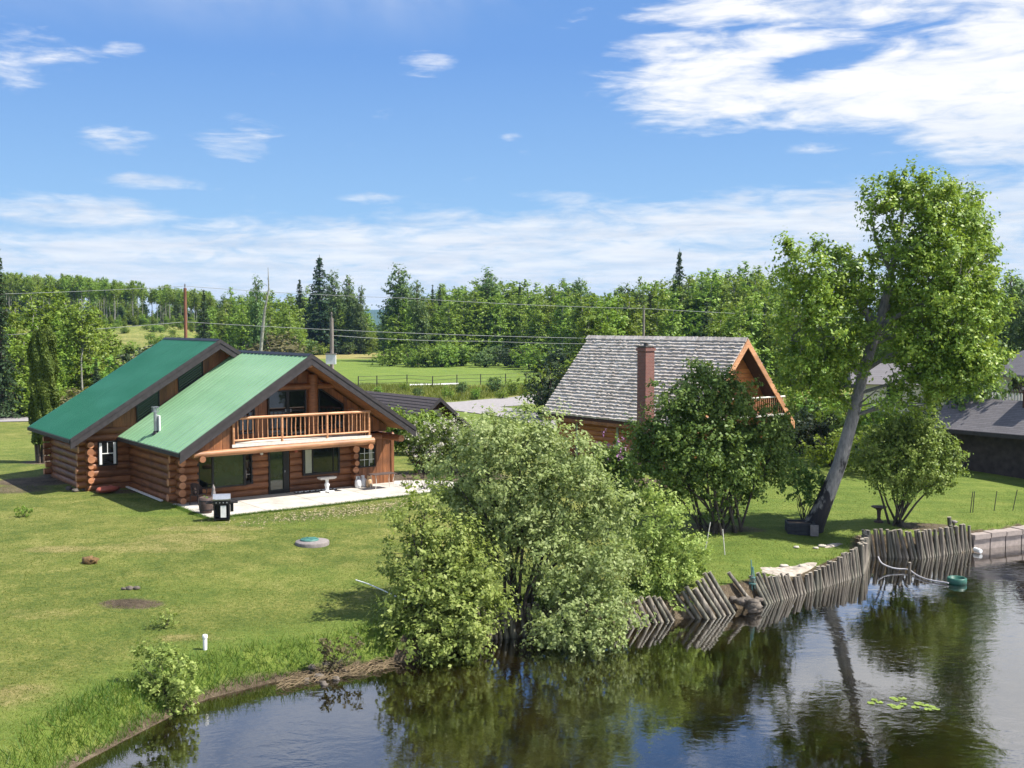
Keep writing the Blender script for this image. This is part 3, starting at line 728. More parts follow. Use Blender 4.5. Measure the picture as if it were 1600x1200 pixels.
for x0, x1 in ((-3.95, -2.85), (-1.85, -.6)):
    fr = MB(); pn = MB()
    lo = lambda q: fz(q) + .03; hi_ = lambda q: rz2(q) - .52
    P = [(x0, 6.32, lo(x0)), (x1, 6.32, lo(x1)), (x1, 6.32, hi_(x1)), (x0, 6.32, hi_(x0))]
    pn.prism([(p[0], 6.315, p[2]) for p in P], (0, .03, 0))
    for a, b_ in zip(P, P[1:] + P[:1]): fr.bar((a[0], 6.30, a[2]), (b_[0], 6.30, b_[2]), .05, .06)
    for k in range(1, 5):
        q = k / 5; pn.bar((x0 + .02, 6.305, lo(x0)*(1-q) + hi_(x0)*q), (x1 - .02, 6.305, lo(x1)*(1-q) + hi_(x1)*q), .03, .02)
    w_ = fr.build('louver_window', 'black', house); pn.build('pane', 'glass', w_)
# roofs
def gable_roof(name, xl, rx, xr, rz, sl_l, y0, y1, m, soff, th=.16, ribs=.3):
    mb = MB()
    zl, zr = rz - sl_l*(rx - xl), rz - sl_l*(xr - rx)
    n = np.array([-sl_l, 0, 1]); n = n / np.linalg.norm(n); nr = np.array([sl_l, 0, 1]) / np.linalg.norm([sl_l, 0, 1])
    mb.hexa([(xl, y0, zl - th), (rx, y0, rz - th), (rx, y1, rz - th), (xl, y1, zl - th), (xl, y0, zl), (rx, y0, rz), (rx, y1, rz), (xl, y1, zl)])
    mb.hexa([(rx, y0, rz - th), (xr, y0, zr - th), (xr, y1, zr - th), (rx, y1, rz - th), (rx, y0, rz), (xr, y0, zr), (xr, y1, zr), (rx, y1, rz)])
    y = y0 + .1
    while y < y1 - .05:
        mb.bar((xl + .005, y, zl + .012), (rx - .05, y, rz - .05*sl_l + .012), .042, .044, 0, (-sl_l, 0, 1))
        mb.bar((rx + .05, y, rz - .05*sl_l + .012), (xr - .005, y, zr + .012), .042, .044, 0, (sl_l, 0, 1))
        y += ribs
    o = mb.build(name, m, house)
    cp = MB(); cp.hexa([(rx - .16, y0 - .01, rz - .16*sl_l + .03), (rx, y0 - .01, rz + .03), (rx, y1 + .01, rz + .03), (rx - .16, y1 + .01, rz - .16*sl_l + .03), (rx - .16, y0 - .01, rz - .16*sl_l + .05), (rx, y0 - .01, rz + .055), (rx, y1 + .01, rz + .055), (rx - .16, y1 + .01, rz - .16*sl_l + .05)])
    cp.hexa([(rx, y0 - .01, rz + .03), (rx + .16, y0 - .01, rz - .16*sl_l + .03), (rx + .16, y1 + .01, rz - .16*sl_l + .03), (rx, y1 + .01, rz + .03), (rx, y0 - .01, rz + .055), (rx + .16, y0 - .01, rz - .16*sl_l + .05), (rx + .16, y1 + .01, rz - .16*sl_l + .05), (rx, y1 + .01, rz + .055)])
    cp.build('ridge_cap', 'black', o)
    s = MB()
    s.hexa([(xl + .06, y0 + .06, zl - th - .05 + .06*sl_l), (rx, y0 + .06, rz - th - .05), (rx, y1, rz - th - .05), (xl + .06, y1, zl - th - .05 + .06*sl_l), (xl + .06, y0 + .06, zl - th - .004 + .06*sl_l), (rx, y0 + .06, rz - th - .004), (rx, y1, rz - th - .004), (xl + .06, y1, zl - th - .004 + .06*sl_l)])
    s.hexa([(rx, y0 + .06, rz - th - .05), (xr - .06, y0 + .06, zr - th - .05 + .06*sl_l), (xr - .06, y1, zr - th - .05 + .06*sl_l), (rx, y1, rz - th - .05), (rx, y0 + .06, rz - th - .004), (xr - .06, y0 + .06, zr - th - .004 + .06*sl_l), (xr - .06, y1, zr - th - .004 + .06*sl_l), (rx, y1, rz - th - .004)])
    s.build('soffit', soff, o)
    return o
r1 = gable_roof('roof', XL, RX, XR, RZ, SL, YF, YB - .08, 'roof_fade', 'soffit', ribs=.45)
r1['label'] = 'faded light green metal roof over the balcony gable'
r2 = gable_roof('roof', XL2, RX2, XR2, RZ2, SL2, YF2, YB2, 'roof_teal', 'soffit', ribs=.22)
r2['label'] = 'darker blue-green metal roof of the rear block'
def barge(xa, za, xb, zb, y, depth, th=.07):
    mb = MB()
    mb.hexa([(xa, y - th, za - depth), (xb, y - th, zb - depth), (xb, y, zb - depth), (xa, y, za - depth), (xa, y - th, za + .03), (xb, y - th, zb + .03), (xb, y, zb + .03), (xa, y, za + .03)])
    mb.hexa([(xa, y - th - .025, za - .16), (xb, y - th - .025, zb - .16), (xb, y - th - .002, zb - .16), (xa, y - th - .002, za - .16), (xa, y - th - .025, za + .04), (xb, y - th - .025, zb + .04), (xb, y - th - .002, zb + .04), (xa, y - th - .002, za + .04)])
    return mb.build('fascia_board', 'fascia', house)
barge(XL - .02, fz(XL), RX, RZ, YF, .46); barge(RX, RZ, XR + .02, fz(XR), YF, .46)
barge(XL2 - .02, rz2(XL2), RX2, RZ2, YF2, .46); barge(RX2, RZ2, 3.2, rz2(3.2), YF2, .46)
for (x, z, y0, y1) in ((XL - .06, fz(XL), YF, YB - .1), (XL2 - .06, rz2(XL2), YF2, YB2)):
    e = MB(); e.box((x, y0, z - .19), (x + .05, y1, z - .03)); e.build('eave_board', 'fascia', house)
# beams and posts
b = MB(); b.tube([(-4.25, -1.98, 2.36), (-1, -1.98, 2.40), (4.55, -1.98, 2.42)], [.13, .155, .17], 12, 0, True, 1); b.build('log_beam', ['beam', 'logend'], house)
for x in (-3.88, 4.32):
    b = MB(); b.tube([(x, 0, 2.22), (x, -2.16, 2.17)], .14, 12, 0, True, 1); b.build('log_beam', ['log', 'logend'], house)
b = MB(); b.tube([(2.32, -.10, 2.7), (2.32, -.10, fz(2.32) - .3)], .26, 12); b.build('log_post', 'log', house)
b = MB(); b.tube([(-.9, -.13, 5.02), (3.45, -.13, 5.02)], .15, 12, 0, True, 1); b.build('log_beam', ['log', 'logend'], house)
b = MB(); b.tube([(RX, 0, RZ - .42), (RX, YF + .05, RZ - .42)], .17, 12, 0, True, 1); b.build('log_beam', ['log', 'logend'], house)
b = MB(); b.tube([(6.15, .4, 2.42), (6.15, -1.9, 2.42)], .16, 12, 0, True, 1); b.build('log_beam', ['log', 'logend'], house)
b = MB(); b.tube([(4.7, -.12, 2.42), (6.7, -.12, 2.42)], .15, 12, 0, True, 1); b.build('log_beam', ['log', 'logend'], house)
# balcony
bal = MB(); bal.box((-2.45, -1.98, 2.58), (4.38, 0, 2.66)); bal = bal.build('balcony', 'whitewood', house)
ed = MB(); ed.box((-2.5, -2.02, 2.57), (4.42, -1.985, 2.70)); ed.build('deck_edge', 'whitewood', bal)
px_ = [-2.42, -.12, 2.12, 4.32]
tr = MB(); tr.tube([(-2.35, -1.96, 3.84), (1, -1.96, 3.83), (4.4, -1.96, 3.82)], [.065, .07, .062], 10); tr.build('top_rail', 'rail', bal)
for a, c in zip(px_[:-1], px_[1:]):
    q = MB(); q.tube([(a, -1.96, 2.86), (c, -1.96, 2.87)], .05, 9); q.build('bottom_rail', 'rail', bal)
    n = 9
    for k in range(1, n + 1):
        x = a + (c - a) * k / (n + 1) + random.uniform(-.02, .02); q = MB()
        q.tube([(x, -1.96, 2.86), (x + random.uniform(-.02, .02), -1.96 + random.uniform(-.015, .015), 3.3), (x + random.uniform(-.015, .015), -1.96, 3.82)], [.026, random.uniform(.018, .03), .022], 6)
        q.build('baluster', 'rail', bal)
for x in px_:
    q = MB(); q.tube([(x, -1.96, 2.62), (x, -1.96, 3.84)], .058, 9); q.build('rail_post', 'rail', bal)
for x in (-2.42, 4.32):
    q = MB(); q.tube([(x, -1.9, 3.80), (x, 0, 3.80)], .05, 8); q.build('top_rail', 'rail', bal)
    for k in range(1, 7):
        q = MB(); q.tube([(x, -1.9 + .28*k, 2.66), (x, -1.9 + .28*k, 3.8)], .024, 6); q.build('baluster', 'rail', bal)
# doors
def frame_rect(x0, x1, z0, z1, y, w_=.07, d=.06, m='black', name='window', vert=(), horiz=(), parent=None, glass='glass', gy=.02, bw=.02):
    f = MB()
    f.box((x0 - w_, y - d, z0 - w_), (x0, y, z1 + w_)); f.box((x1, y - d, z0 - w_), (x1 + w_, y, z1 + w_))
    f.box((x0, y - d, z1), (x1, y, z1 + w_)); f.box((x0, y - d, z0 - w_), (x1, y, z0))
    for x in vert: f.box((x - bw, y - d + .006, z0), (x + bw, y - .004, z1))
    for z in horiz: f.box((x0, y - d + .008, z - bw), (x1, y - .006, z + bw))
    f = f.build(name, m, parent if parent is not None else house)
    p = MB(); p.box((x0, y - gy - .008, z0), (x1, y - gy + .004, z1)); p.build('pane', glass, f)
    return f
d1 = frame_rect(.12, .78, .22, 2.02, -.03, .09, .09, name='door', glass='glassgreen')
q = MB(); q.box((.03, -.11, .02), (1.1, -.02, .13)); q.box((.88, -.085, .13), (1.08, -.02, 2.1)); q.build('door_frame', 'black', d1)
q = MB(); q.lathe([(.012, 0), (.012, .04), (.035, .05), (.035, .10), (.0, .105)], (.83, -.16, 1.0), 8); q.bar((.83, -.16, 1.05), (.83, -.10, 1.05), .03, .03); q.build('handle', 'steel', d1)
d2 = frame_rect(.12, .98, 2.80, 4.80, -.03, .07, .08, name='door', vert=(), horiz=(3.1, 3.9), glass='glass')
q = MB(); q.box((.90, -.16, 3.85), (.93, -.08, 3.98)); q.build('handle', 'steel', d2)
d3 = frame_rect(1.12, 1.92, 2.80, 4.80, -.03, .07, .08, name='door', horiz=(3.1, 3.9), glass='glass')
q = MB(); q.box((1.16, -.16, 3.85), (1.19, -.08, 3.98)); q.build('handle', 'steel', d3)
# big bay window by the chair
bay = MB(); pn = MB()
pr = [(-3.30, -.02), (-2.75, -.34), (-1.25, -.34), (-.75, -.02)]
for z0, z1 in ((.60, .68), (2.08, 2.16)): bay.prism([(x, y, z0) for x, y in pr], (0, 0, z1 - z0))
for x, y in pr: bay.bar((x, y, .6), (x, y, 2.16), .09, .09, 0, (1, 0, 0))
bayo = bay.build('bay_window', 'black', house)
for (a, c), gm in zip(zip(pr[:-1], pr[1:]), ('glass', 'glassgreen', 'glass')):
    q = MB(); a = np.array(a); c = np.array(c); q.prism([(a[0], a[1], .68), (c[0], c[1], .68), (c[0], c[1], 2.08), (a[0], a[1], 2.08)], (0, .012, 0)); q.build('pane', gm, bayo)
# second window, boxed out a little with a pale curtain at its left
bw = frame_rect(1.83, 3.6, .86, 2.03, -.12, .09, .10, name='window', vert=(2.25, 3.34), glass='glass', gy=.05)
q = MB(); q.box((1.87, -.19, .88), (2.20, -.178, 2.0)); q.build('curtain', 'curtain', bw)
q = MB(); q.box((1.78, -.12, .80), (3.68, .0, .86)); q.build('sill', 'black', bw)
w3 = frame_rect(4.84, 5.66, .95, 1.92, -.055, .05, .04, name='window', glass='glass', gy=.0)
q = MB()
for x in (5.11, 5.38): q.box((x - .011, -.082, .95), (x + .011, -.070, 1.92))
for z in (1.28, 1.60): q.box((4.84, -.080, z - .011), (5.66, -.068, z + .011))
q.build('muntin', 'white', w3)
q = MB(); q.box((5.42, -.067, 1.1), (5.56, -.0645, 1.92)); q.build('curtain', 'curtain', w3)
w4 = frame_rect(-5.8, -4.98, 1.2, 2.28, 6.30, .05, .06, name='window', vert=(), horiz=(), glass='glass', gy=.02)
q = MB(); q.box((-5.78, 6.255, 1.22), (-5.66, 6.27, 2.26)); q.box((-5.12, 6.255, 1.22), (-5.0, 6.27, 2.26)); q.box((-5.66, 6.258, 1.72), (-5.12, 6.268, 1.76)); q.box((-5.41, 6.258, 1.76), (-5.38, 6.268, 2.26)); q.build('curtain', 'white', w4)
# gable triangle windows
q = MB(); q.prism([(2.66, -.05, 2.95), (3.96, -.05, 2.95), (3.96, -.05, fz(3.96) - .72), (2.66, -.05, fz(2.66) - .72)], (0, .03, 0)); tw = q.build('window', 'glass', house)
q = MB()
for a, c in (((2.66, 2.95), (3.96, 2.95)), ((3.96, 2.95), (3.96, fz(3.96) - .72)), ((3.96, fz(3.96) - .72), (2.66, fz(2.66) - .72)), ((2.66, fz(2.66) - .72), (2.66, 2.95))): q.bar((a[0], -.06, a[1]), (c[0], -.06, c[1]), .07, .07)
q.build('frame', 'black', tw)
q = MB(); q.prism([(-1.35, -.05, 2.95), (-.62, -.05, 2.95), (-.62, -.05, fz(-.62) - .75), (-1.35, -.05, fz(-1.35) - .75)], (0, .03, 0)); tw = q.build('window', 'glass', house)
q = MB()
for a, c in (((-1.35, 2.95), (-.62, 2.95)), ((-.62, 2.95), (-.62, fz(-.62) - .75)), ((-.62, fz(-.62) - .75), (-1.35, fz(-1.35) - .75)), ((-1.35, fz(-1.35) - .75), (-1.35, 2.95))): q.bar((a[0], -.06, a[1]), (c[0], -.06, c[1]), .06, .06)
q.build('frame', 'black', tw)
for x, mm in ((-.35, 'white'), (1.38, 'red')):
    q = MB(); q.box((x - .05, -.16, 2.0), (x + .05, -.08, 2.1)); q.lathe([(.02, 0), (.075, .03), (.07, .11), (.03, .13)], (x, -.22, 1.92), 10, 1); q.build('wall_lamp', ['steel', mm], house)
# flue on the left roof slope
fl = MB(); bx, by = -4.25, 2.7; bz = fz(bx)
fl.tube([(bx, by, bz - .1), (bx, by, bz + 1.0)], .085, 12)
fl.box((bx - .12, by - .12, bz + .98), (bx + .12, by + .12, bz + 1.0)); fl.box((bx - .14, by - .14, bz + 1.2), (bx + .14, by + .14, bz + 1.22))
for sx in (-1, 1):
    for sy in (-1, 1): fl.box((bx + sx*.11 - .012, by + sy*.11 - .012, bz + 1.0), (bx + sx*.11 + .012, by + sy*.11 + .012, bz + 1.2))
fl.tube([(bx, by, bz + 1.0), (bx, by, bz + 1.16)], .07, 10)
fl = fl.build('flue', 'steel', house)
q = MB(); q.hexa([(bx + .10, by - .22, bz + .06), (bx + .16, by - .22, bz + .10), (bx + .16, by + .22, bz + .10), (bx + .10, by + .22, bz + .06), (bx + .10, by - .22, bz + .82), (bx + .16, by - .22, bz + .82), (bx + .16, by + .22, bz + .82), (bx + .10, by + .22, bz + .82)])
q.build('snow_deflector', 'white', fl)
q = MB(); q.lathe([(.19, 0), (.12, .10), (.10, .16)], (bx, by, bz - .05), 12); q.build('flashing', 'black', fl)

# ------------------------------------------------------------------ the shake-roofed cabin
cab = thing('log_cabin', 'brown log cabin with a steep grey cedar shake roof and tall brick chimney', 'cabin', CB, TH)
cx0, cxr, cx1, cze, czr, cyb, cyf = 0., 3.9, 7.8, 2.5, 7.12, .0, -13.0
csl = (czr - cze) / (cxr - cx0)
body = MB(); stack_logs(body, (.75, -.6, 0), (.75, -12.0, 0), -.3, 3.1, 12, .07, (-1, 0)); body.box((.78, -12, -.3), (7.05, -.6, 3.1)); body.build('log_wall', 'cabinlog', cab)
gw = MB()
for i in range(28):
    za, zb = 0 + .25*i, .25*(i+1) - .012
    if zb > czr - .4: break
    xa = lambda z: max(.78, cx0 + (z - cze) / csl + .22)
    a, c = xa(za), xa(zb)
    gw.hexa([(a, -12.06 - .012*(i % 2), za), (7.8 - a, -12.06 - .012*(i % 2), za), (7.8 - a, -12.002, za), (a, -12.002, za), (c, -12.06 - .012*(i % 2), zb), (7.8 - c, -12.06 - .012*(i % 2), zb), (7.8 - c, -12.002, zb), (c, -12.002, zb)])
gw.build('gable_wall', 'cabinlog', cab)
gw = MB(); gw.prism([(.78, -.59, 3.0), (7.05, -.59, 3.0), (cxr, -.59, czr - .3)], (0, -.15, 0)); gw.build('gable_wall', 'cabinlog', cab)
sh = MB(); nrow = 26; rsh = random.Random(5)
base = MB()
for side in (0, 1):
    fx = (lambda q: q) if side == 0 else (lambda q: 7.8 - q)
    p = [(cx0 + .05, cyf + .06, cze - .16), (cxr, cyf + .06, czr - .16), (cxr, cyb - .06, czr - .16), (cx0 + .05, cyb - .06, cze - .16)]
    q = [(a, b_, c + .13) for a, b_, c in p]
    sh.hexa([(fx(a), b_, c) for a, b_, c in p] + [(fx(a), b_, c) for a, b_, c in q], 1)
    for i in range(nrow):
        y = cyf + (.0 if i % 2 else -.08)
        while y < cyb:
            wd_ = rsh.uniform(.11, .30); ya, yb2 = max(y, cyf), min(y + wd_ - .012, cyb); y += wd_
            if yb2 - ya < .04: continue
            j = rsh.uniform(-.03, .05); lift = rsh.uniform(.085, .135)
            s0 = max((i + j) / nrow, -.01); s1 = min((i + 1.25) / nrow, 1.0)
            xa, xb = cx0 + (cxr - cx0)*s0, cx0 + (cxr - cx0)*s1; za, zb = cze + (czr - cze)*s0, cze + (czr - cze)*s1
            sh.hexa([(fx(xa), ya, za), (fx(xb), ya, zb - .02), (fx(xb), yb2, zb - .02), (fx(xa), yb2, za), (fx(xa - .03), ya, za + lift), (fx(xb), ya, zb + .012), (fx(xb), yb2, zb + .012), (fx(xa - .03), yb2, za + lift)])
y = cyf
while y < cyb:
    wd_ = rsh.uniform(.2, .34); dz = rsh.uniform(0, .04)
    sh.hexa([(cxr - .2, y, czr - .2*csl + .10), (cxr, y, czr + .07 + dz), (cxr, y + wd_, czr + .07), (cxr - .2, y + wd_, czr - .2*csl + .10), (cxr - .2, y, czr - .2*csl + .14), (cxr, y, czr + .11 + dz), (cxr, y + wd_, czr + .11), (cxr - .2, y + wd_, czr - .2*csl + .14)])
    sh.hexa([(cxr, y, czr + .07), (cxr + .2, y, czr - .2*csl + .10), (cxr + .2, y + wd_, czr - .2*csl + .10), (cxr, y + wd_, czr + .07), (cxr, y, czr + .11), (cxr + .2, y, czr - .2*csl + .14), (cxr + .2, y + wd_, czr - .2*csl + .14), (cxr, y + wd_, czr + .11)])
    y += wd_
shr = sh.build('shake_roof', ['shake', 'shed_wall'], cab)
for side in (0, 1):
    fx = (lambda q: q) if side == 0 else (lambda q: 7.8 - q)
    b = MB(); b.hexa([(fx(cx0 - .05), cyf - .06, cze - .42), (fx(cxr), cyf - .06, czr - .42), (fx(cxr), cyf - .005, czr - .42), (fx(cx0 - .05), cyf - .005, cze - .42), (fx(cx0 - .05), cyf - .06, cze - .02), (fx(cxr), cyf - .06, czr + .02), (fx(cxr), cyf - .005, czr + .02), (fx(cx0 - .05), cyf - .005, cze - .02)]); b.build('fascia_board', 'rail', cab)
b = MB(); b.box((cx0 + .02, cyf + .1, cze - .36), (cx0 + .10, cyb - .1, cze - .18)); b.build('eave_board', 'siding', cab)
b = MB()
for y in (-2.6, -6.2): b.box((.66, y - .09, 0), (.70, y + .09, 2.6))
b.build('wall_post', 'curtain', cab)
ch = MB(); ch.box((-.55, -9.78, -.3), (.10, -9.12, 6.70)); ch.box((-.60, -9.83, 6.50), (.15, -9.07, 6.66)); ch = ch.build('chimney', 'brick', cab)
q = MB(); q.box((-.59, -9.82, 6.705), (.14, -9.08, 6.77)); q.lathe([(.14, 0), (.13, .18)], (-.22, -9.45, 6.77), 10); q.build('chimney_cap', 'chimcap', ch)
cbal = MB(); cbal.box((1.2, -13.0, 2.88), (7.2, -12.08, 2.98)); cbal = cbal.build('balcony', 'whitewood', cab)
q = MB(); q.tube([(1.2, -12.9, 3.92), (7.15, -12.9, 3.92)], .05, 8); q.build('top_rail', 'whitewood', cbal)
for k in range(34):
    x = 1.35 + k * .17; q = MB(); q.tube([(x, -12.9, 2.98), (x, -12.9, 3.9)], .026, 6); q.build('baluster', 'rail', cbal)
frame_rect(2.2, 3.3, .9, 2.1, -12.09, .08, .05, parent=cab); frame_rect(4.2, 5.1, .2, 2.2, -12.09, .08, .05, parent=cab, name='door')
# ------------------------------------------------------------------ the brown garden shed
SB = np.array([-4.8, 73.0, 0.])
shd = thing('garden_shed', 'low dark brown shed with a brown shingled roof behind the log house', 'shed', SB, TH)
q = MB(); q.box((-2.1, .5, -.2), (2.1, 10.5, 1.5)); q.prism([(-2.1, .45, 1.5), (2.1, .45, 1.5), (0, .45, 2.75)], (0, .1, 0)); q.build('wall', 'shed_wall', shd)
for s in (-1, 1):
    q = MB()
    for i in range(12):
        a, c = 1 - i / 12, 1 - (i + 1.15) / 12; c = max(c, 0)
        xa, xb = s*2.6*a, s*2.6*c; za, zb = 3.0 - 2.15*a, 3.0 - 2.15*c
        q.hexa([(xa, 0, za - .06), (xb, 0, zb - .08), (xb, 11, zb - .08), (xa, 11, za - .06), (xa, 0, za + .035), (xb, 0, zb + .0), (xb, 11, zb + .0), (xa, 11, za + .035)])
    q.build('roof', 'shed_roof', shd)
    q = MB(); q.hexa([(s*2.62, -.06, .62), (0, -.06, 2.78), (0, -.005, 2.78), (s*2.62, -.005, .62), (s*2.62, -.06, .88), (0, -.06, 3.05), (0, -.005, 3.05), (s*2.62, -.005, .88)]); q.build('fascia_board', 'fascia', shd)
q = MB(); q.box((-.28, .40, 1.75), (.28, .44, 2.2)); q.build('vent', 'cream', shd)
# ------------------------------------------------------------------ neighbours at the right edge
NB = np.array([23.4, 60.7, 0.]); 
nh = thing('neighbour_bungalow', 'low dark walled building with a grey shingle roof at the right edge of the lawn', 'house', NB, TH)
q = MB(); q.box((.9, -16, -.4), (6, -.6, 2.1)); q.build('wall', 'house_wall', nh)
q = MB()
q.hexa([(0, -17, 2.12), (1.97, -17, 3.76), (1.97, 0.3, 3.76), (0, 0, 2.12), (0, -17, 2.2), (1.97, -17, 3.84), (1.97, .3, 3.84), (0, 0, 2.2)])
q.hexa([(1.97, -17, 3.76), (6.8, -17, 2.12), (6.8, .3, 2.12), (1.97, .3, 3.76), (1.97, -17, 3.84), (6.8, -17, 2.2), (6.8, .3, 2.2), (1.97, .3, 3.84)])
nr_ = q.build('roof', 'shingle', nh)
q = MB(); q.box((-.05, -17, 1.98), (.0, .05, 2.19)); q.build('eave_board', 'fascia', nh)
q = MB(); q.box((1.55, -5.35, 3.2), (2.45, -4.3, 4.45)); q.build('chimney', 'shed_wall', nr_); 
q = MB(); q.box((1.5, -5.4, 4.455), (2.5, -4.25, 4.56)); q.build('chimney_cap', 'cblock', nr_)
UBp = atY(1530, 583, 86.); UB = np.array([UBp[0], UBp[1], 0.]); uz = UBp[2]
uh = thing('neighbour_house', 'two-storey cream house with a grey hip roof and a railed deck behind the bungalow', 'house', UB, TH - .25)
q = MB(); q.box((.8, -18, -.3), (9, -.5, uz - .02)); q.build('wall', 'cream', uh)
q = MB(); q.add([(0, .3, uz), (0, -19, uz), (3.6, -19, uz + 2.75), (3.6, -3.2, uz + 2.75), (9.8, .3, uz), (9.8, -19, uz), (0, .3, uz - .2), (0, -19, uz - .2), (9.8, .3, uz - .2), (9.8, -19, uz - .2)], [(0, 1, 2, 3), (4, 0, 3), (5, 4, 3, 2), (0, 6, 7, 1), (4, 8, 6, 0), (6, 8, 9, 7)]); q.build('roof', 'shingle', uh)
q = MB(); q.box((-1.4, -18, 1.8), (.78, -.6, 1.95)); dk = q.build('deck', 'shed_wall', uh)
q = MB(); q.box((-1.42, -18, 2.86), (-1.32, -.6, 2.94)); q.build('top_rail', 'shed_wall', dk)
for k in range(60):
    q = MB(); q.box((-1.40, -.75 - k*.28, 1.95), (-1.36, -.62 - k*.28, 2.86)); q.build('baluster', 'whitewood', dk)
for y in (-3.2, -9):
    f = MB(); f.box((.70, y - .7, 2.6), (.79, y + .7, 3.85)); f = f.build('window', 'black', uh); g_ = MB(); g_.box((.685, y - .62, 2.68), (.698, y + .62, 3.77)); g_.build('pane', 'glass', f)
VBp = atY(1330, 600, 96.); 
vh = thing('far_house', 'pale house with a grey roof mostly hidden behind the leaning poplar', 'house', (VBp[0], VBp[1], 0), TH - .9)
vz = VBp[2]
q = MB(); q.box((.6, .5, -.3), (15, 8, vz - .05)); q.build('wall', 'cream', vh)
q = MB(); q.add([(0, 0, vz), (15.6, 0, vz), (15.6, 4.2, vz + 1.7), (0, 4.2, vz + 1.7), (0, 8.5, vz), (15.6, 8.5, vz)], [(0, 1, 2, 3), (3, 2, 5, 4), (0, 3, 4), (1, 5, 2), (0, 4, 5, 1)]); q.build('roof', 'shingle', vh)
for x in (3, 7, 11):
    f = MB(); f.box((x, .40, 1.2), (x + 1.3, .49, 2.5)); f.build('window', 'glass', vh)
# ------------------------------------------------------------------ things on the patio and lawn
def hl(x, y, z=.04): return tuple(loc2w(HB, x, y, z))
def local_of(px, py, z=.04):
    p = ground(px, py, z) - HB; return p @ UU, p @ VV
# wicker chair
lx, ly = local_of(311, 788)
c = thing('wicker_chair', 'dark brown wicker armchair by the big bay window', 'chair', hl(-3.62, -.80), TH + .5)
q = MB(); q.box((-.26, -.26, .40), (.26, .24, .46)); q.build('seat', 'wicker', c)
q = MB(); k = 9
for i in range(k):
    a0 = PI * i / k; a1 = PI * (i + 1) / k; h = lambda a: .66 + .26 * math.sin(a) ** .7
    P = [(.30*math.cos(a0), .24*math.sin(a0) + .0, .42), (.30*math.cos(a1), .24*math.sin(a1), .42), (.27*math.cos(a1), .21*math.sin(a1), .42), (.27*math.cos(a0), .21*math.sin(a0), .42)]
    Q = [(.34*math.cos(a0), .30*math.sin(a0), h(a0)), (.34*math.cos(a1), .30*math.sin(a1), h(a1)), (.31*math.cos(a1), .27*math.sin(a1), h(a1)), (.31*math.cos(a0), .27*math.sin(a0), h(a0))]
    q.hexa(P + Q)
q.build('backrest', 'wicker', c)
for sx in (-1, 1):
    q = MB(); q.bar((sx*.29, -.28, .64), (sx*.32, .05, .68), .06, .04); q.bar((sx*.28, -.25, .44), (sx*.29, -.27, .63), .035, .035, 0, (0, 1, 0)); q.build('armrest', 'wicker', c)
    for sy in (-1, 1): q = MB(); q.tube([(sx*.22, sy*.21, .42), (sx*.25, sy*.24, 0)], [.025, .02], 7); q.build('leg', 'wicker', c)
# barrel planter
p = hl(*local_of(322, 801)); c = thing('barrel_planter', 'brown barrel planter on the patio corner beside the grill', 'planter', p)
q = MB(); q.lathe([(.24, 0), (.29, .22), (.30, .4), (.27, .66), (.24, .66), (.23, .60)], (0, 0, 0), 16); q.build('barrel', 'barrel', c)
q = MB()
for z, r in ((.14, .285), (.52, .297)): q.lathe([(r, z - .02), (r + .008, z), (r, z + .02)], (0, 0, 0), 16)
q.build('hoop', 'black', c)
V, CC = lobe_leaves([(0, 0, .66, .20, .20, .06)], 260, .05, 7, .07); mesh_np('seedlings', V, 4, 'leaf_lime', c)
c = thing('garden_figurine', 'small grey garden figurine standing behind the barrel planter', 'figurine', hl(*local_of(334, 797)))
q = MB(); q.lathe([(.12, 0), (.12, .55), (.14, .58), (.14, .62), (.09, .64)], (0, 0, 0), 12); q.build('plinth', 'barrel', c)
q = MB(); q.lathe([(.10, .64), (.085, .78), (.06, .88), (.075, .93), (.055, 1.0), (.012, 1.10)], (0, 0, 0), 12); q.build('figure', 'ring', c)
# grill
p = on(347, 813); c = thing('barbecue_grill', 'black gas grill with a silver lid on the lawn edge of the patio', 'grill', p, TH - .42, None, (.88, .88, .86))
q = MB(); q.box((-.34, -.26, .10), (.34, -.22, .12)); q.box((-.36, -.26, .10), (-.30, .26, .80)); q.box((.30, -.26, .10), (.36, .26, .80)); q.box((-.30, .22, .12), (.30, .26, .80)); q.box((-.36, -.26, .08), (.36, .26, .12)); q.build('cart', 'black', c)
q = MB(); q.box((-.40, -.30, .80), (.40, .28, .98)); q.build('firebox', 'black', c)
q = MB(); prof = [(-.28, .985), (-.30, 1.06), (-.22, 1.20), (-.06, 1.27), (.12, 1.25), (.26, 1.12), (.27, .985)]
q.prism([(-.39, y, z) for y, z in prof], (.78, 0, 0)); lid = q.build('lid', 'steel', c)
q = MB(); q.tube([(-.28, -.335, 1.05), (.28, -.335, 1.05)], .016, 8); q.bar((-.26, -.335, 1.05), (-.26, -.29, 1.05), .02, .02); q.bar((.26, -.335, 1.05), (.26, -.29, 1.05), .02, .02); q.build('handle', 'steel', lid)
for sx in (-1, 1):
    q = MB(); q.box((sx*.41 if sx > 0 else -.72, -.24, .84), (.72 if sx > 0 else -.41, .22, .88)); q.build('side_shelf', 'black', c)
q = MB(); q.box((-.05, -.275, .18), (.20, -.262, .74)); q.build('towel', 'white', c)
for x in (-.24, -.08, .08, .24):
    q = MB(); q.tube([(x, -.302, .89), (x, -.335, .89)], .026, 9); q.build('knob', 'steel', c)
for sx in (-.32, .32):
    for sy in (-.22, .22): q = MB(); q.tube([(sx - .02, sy, .05), (sx + .02, sy, .05)], .05, 10); q.build('wheel', 'black', c)
q = MB(); q.box((.38, -.12, .42), (.52, .12, .80)); q.build('tool_box', 'black', c)
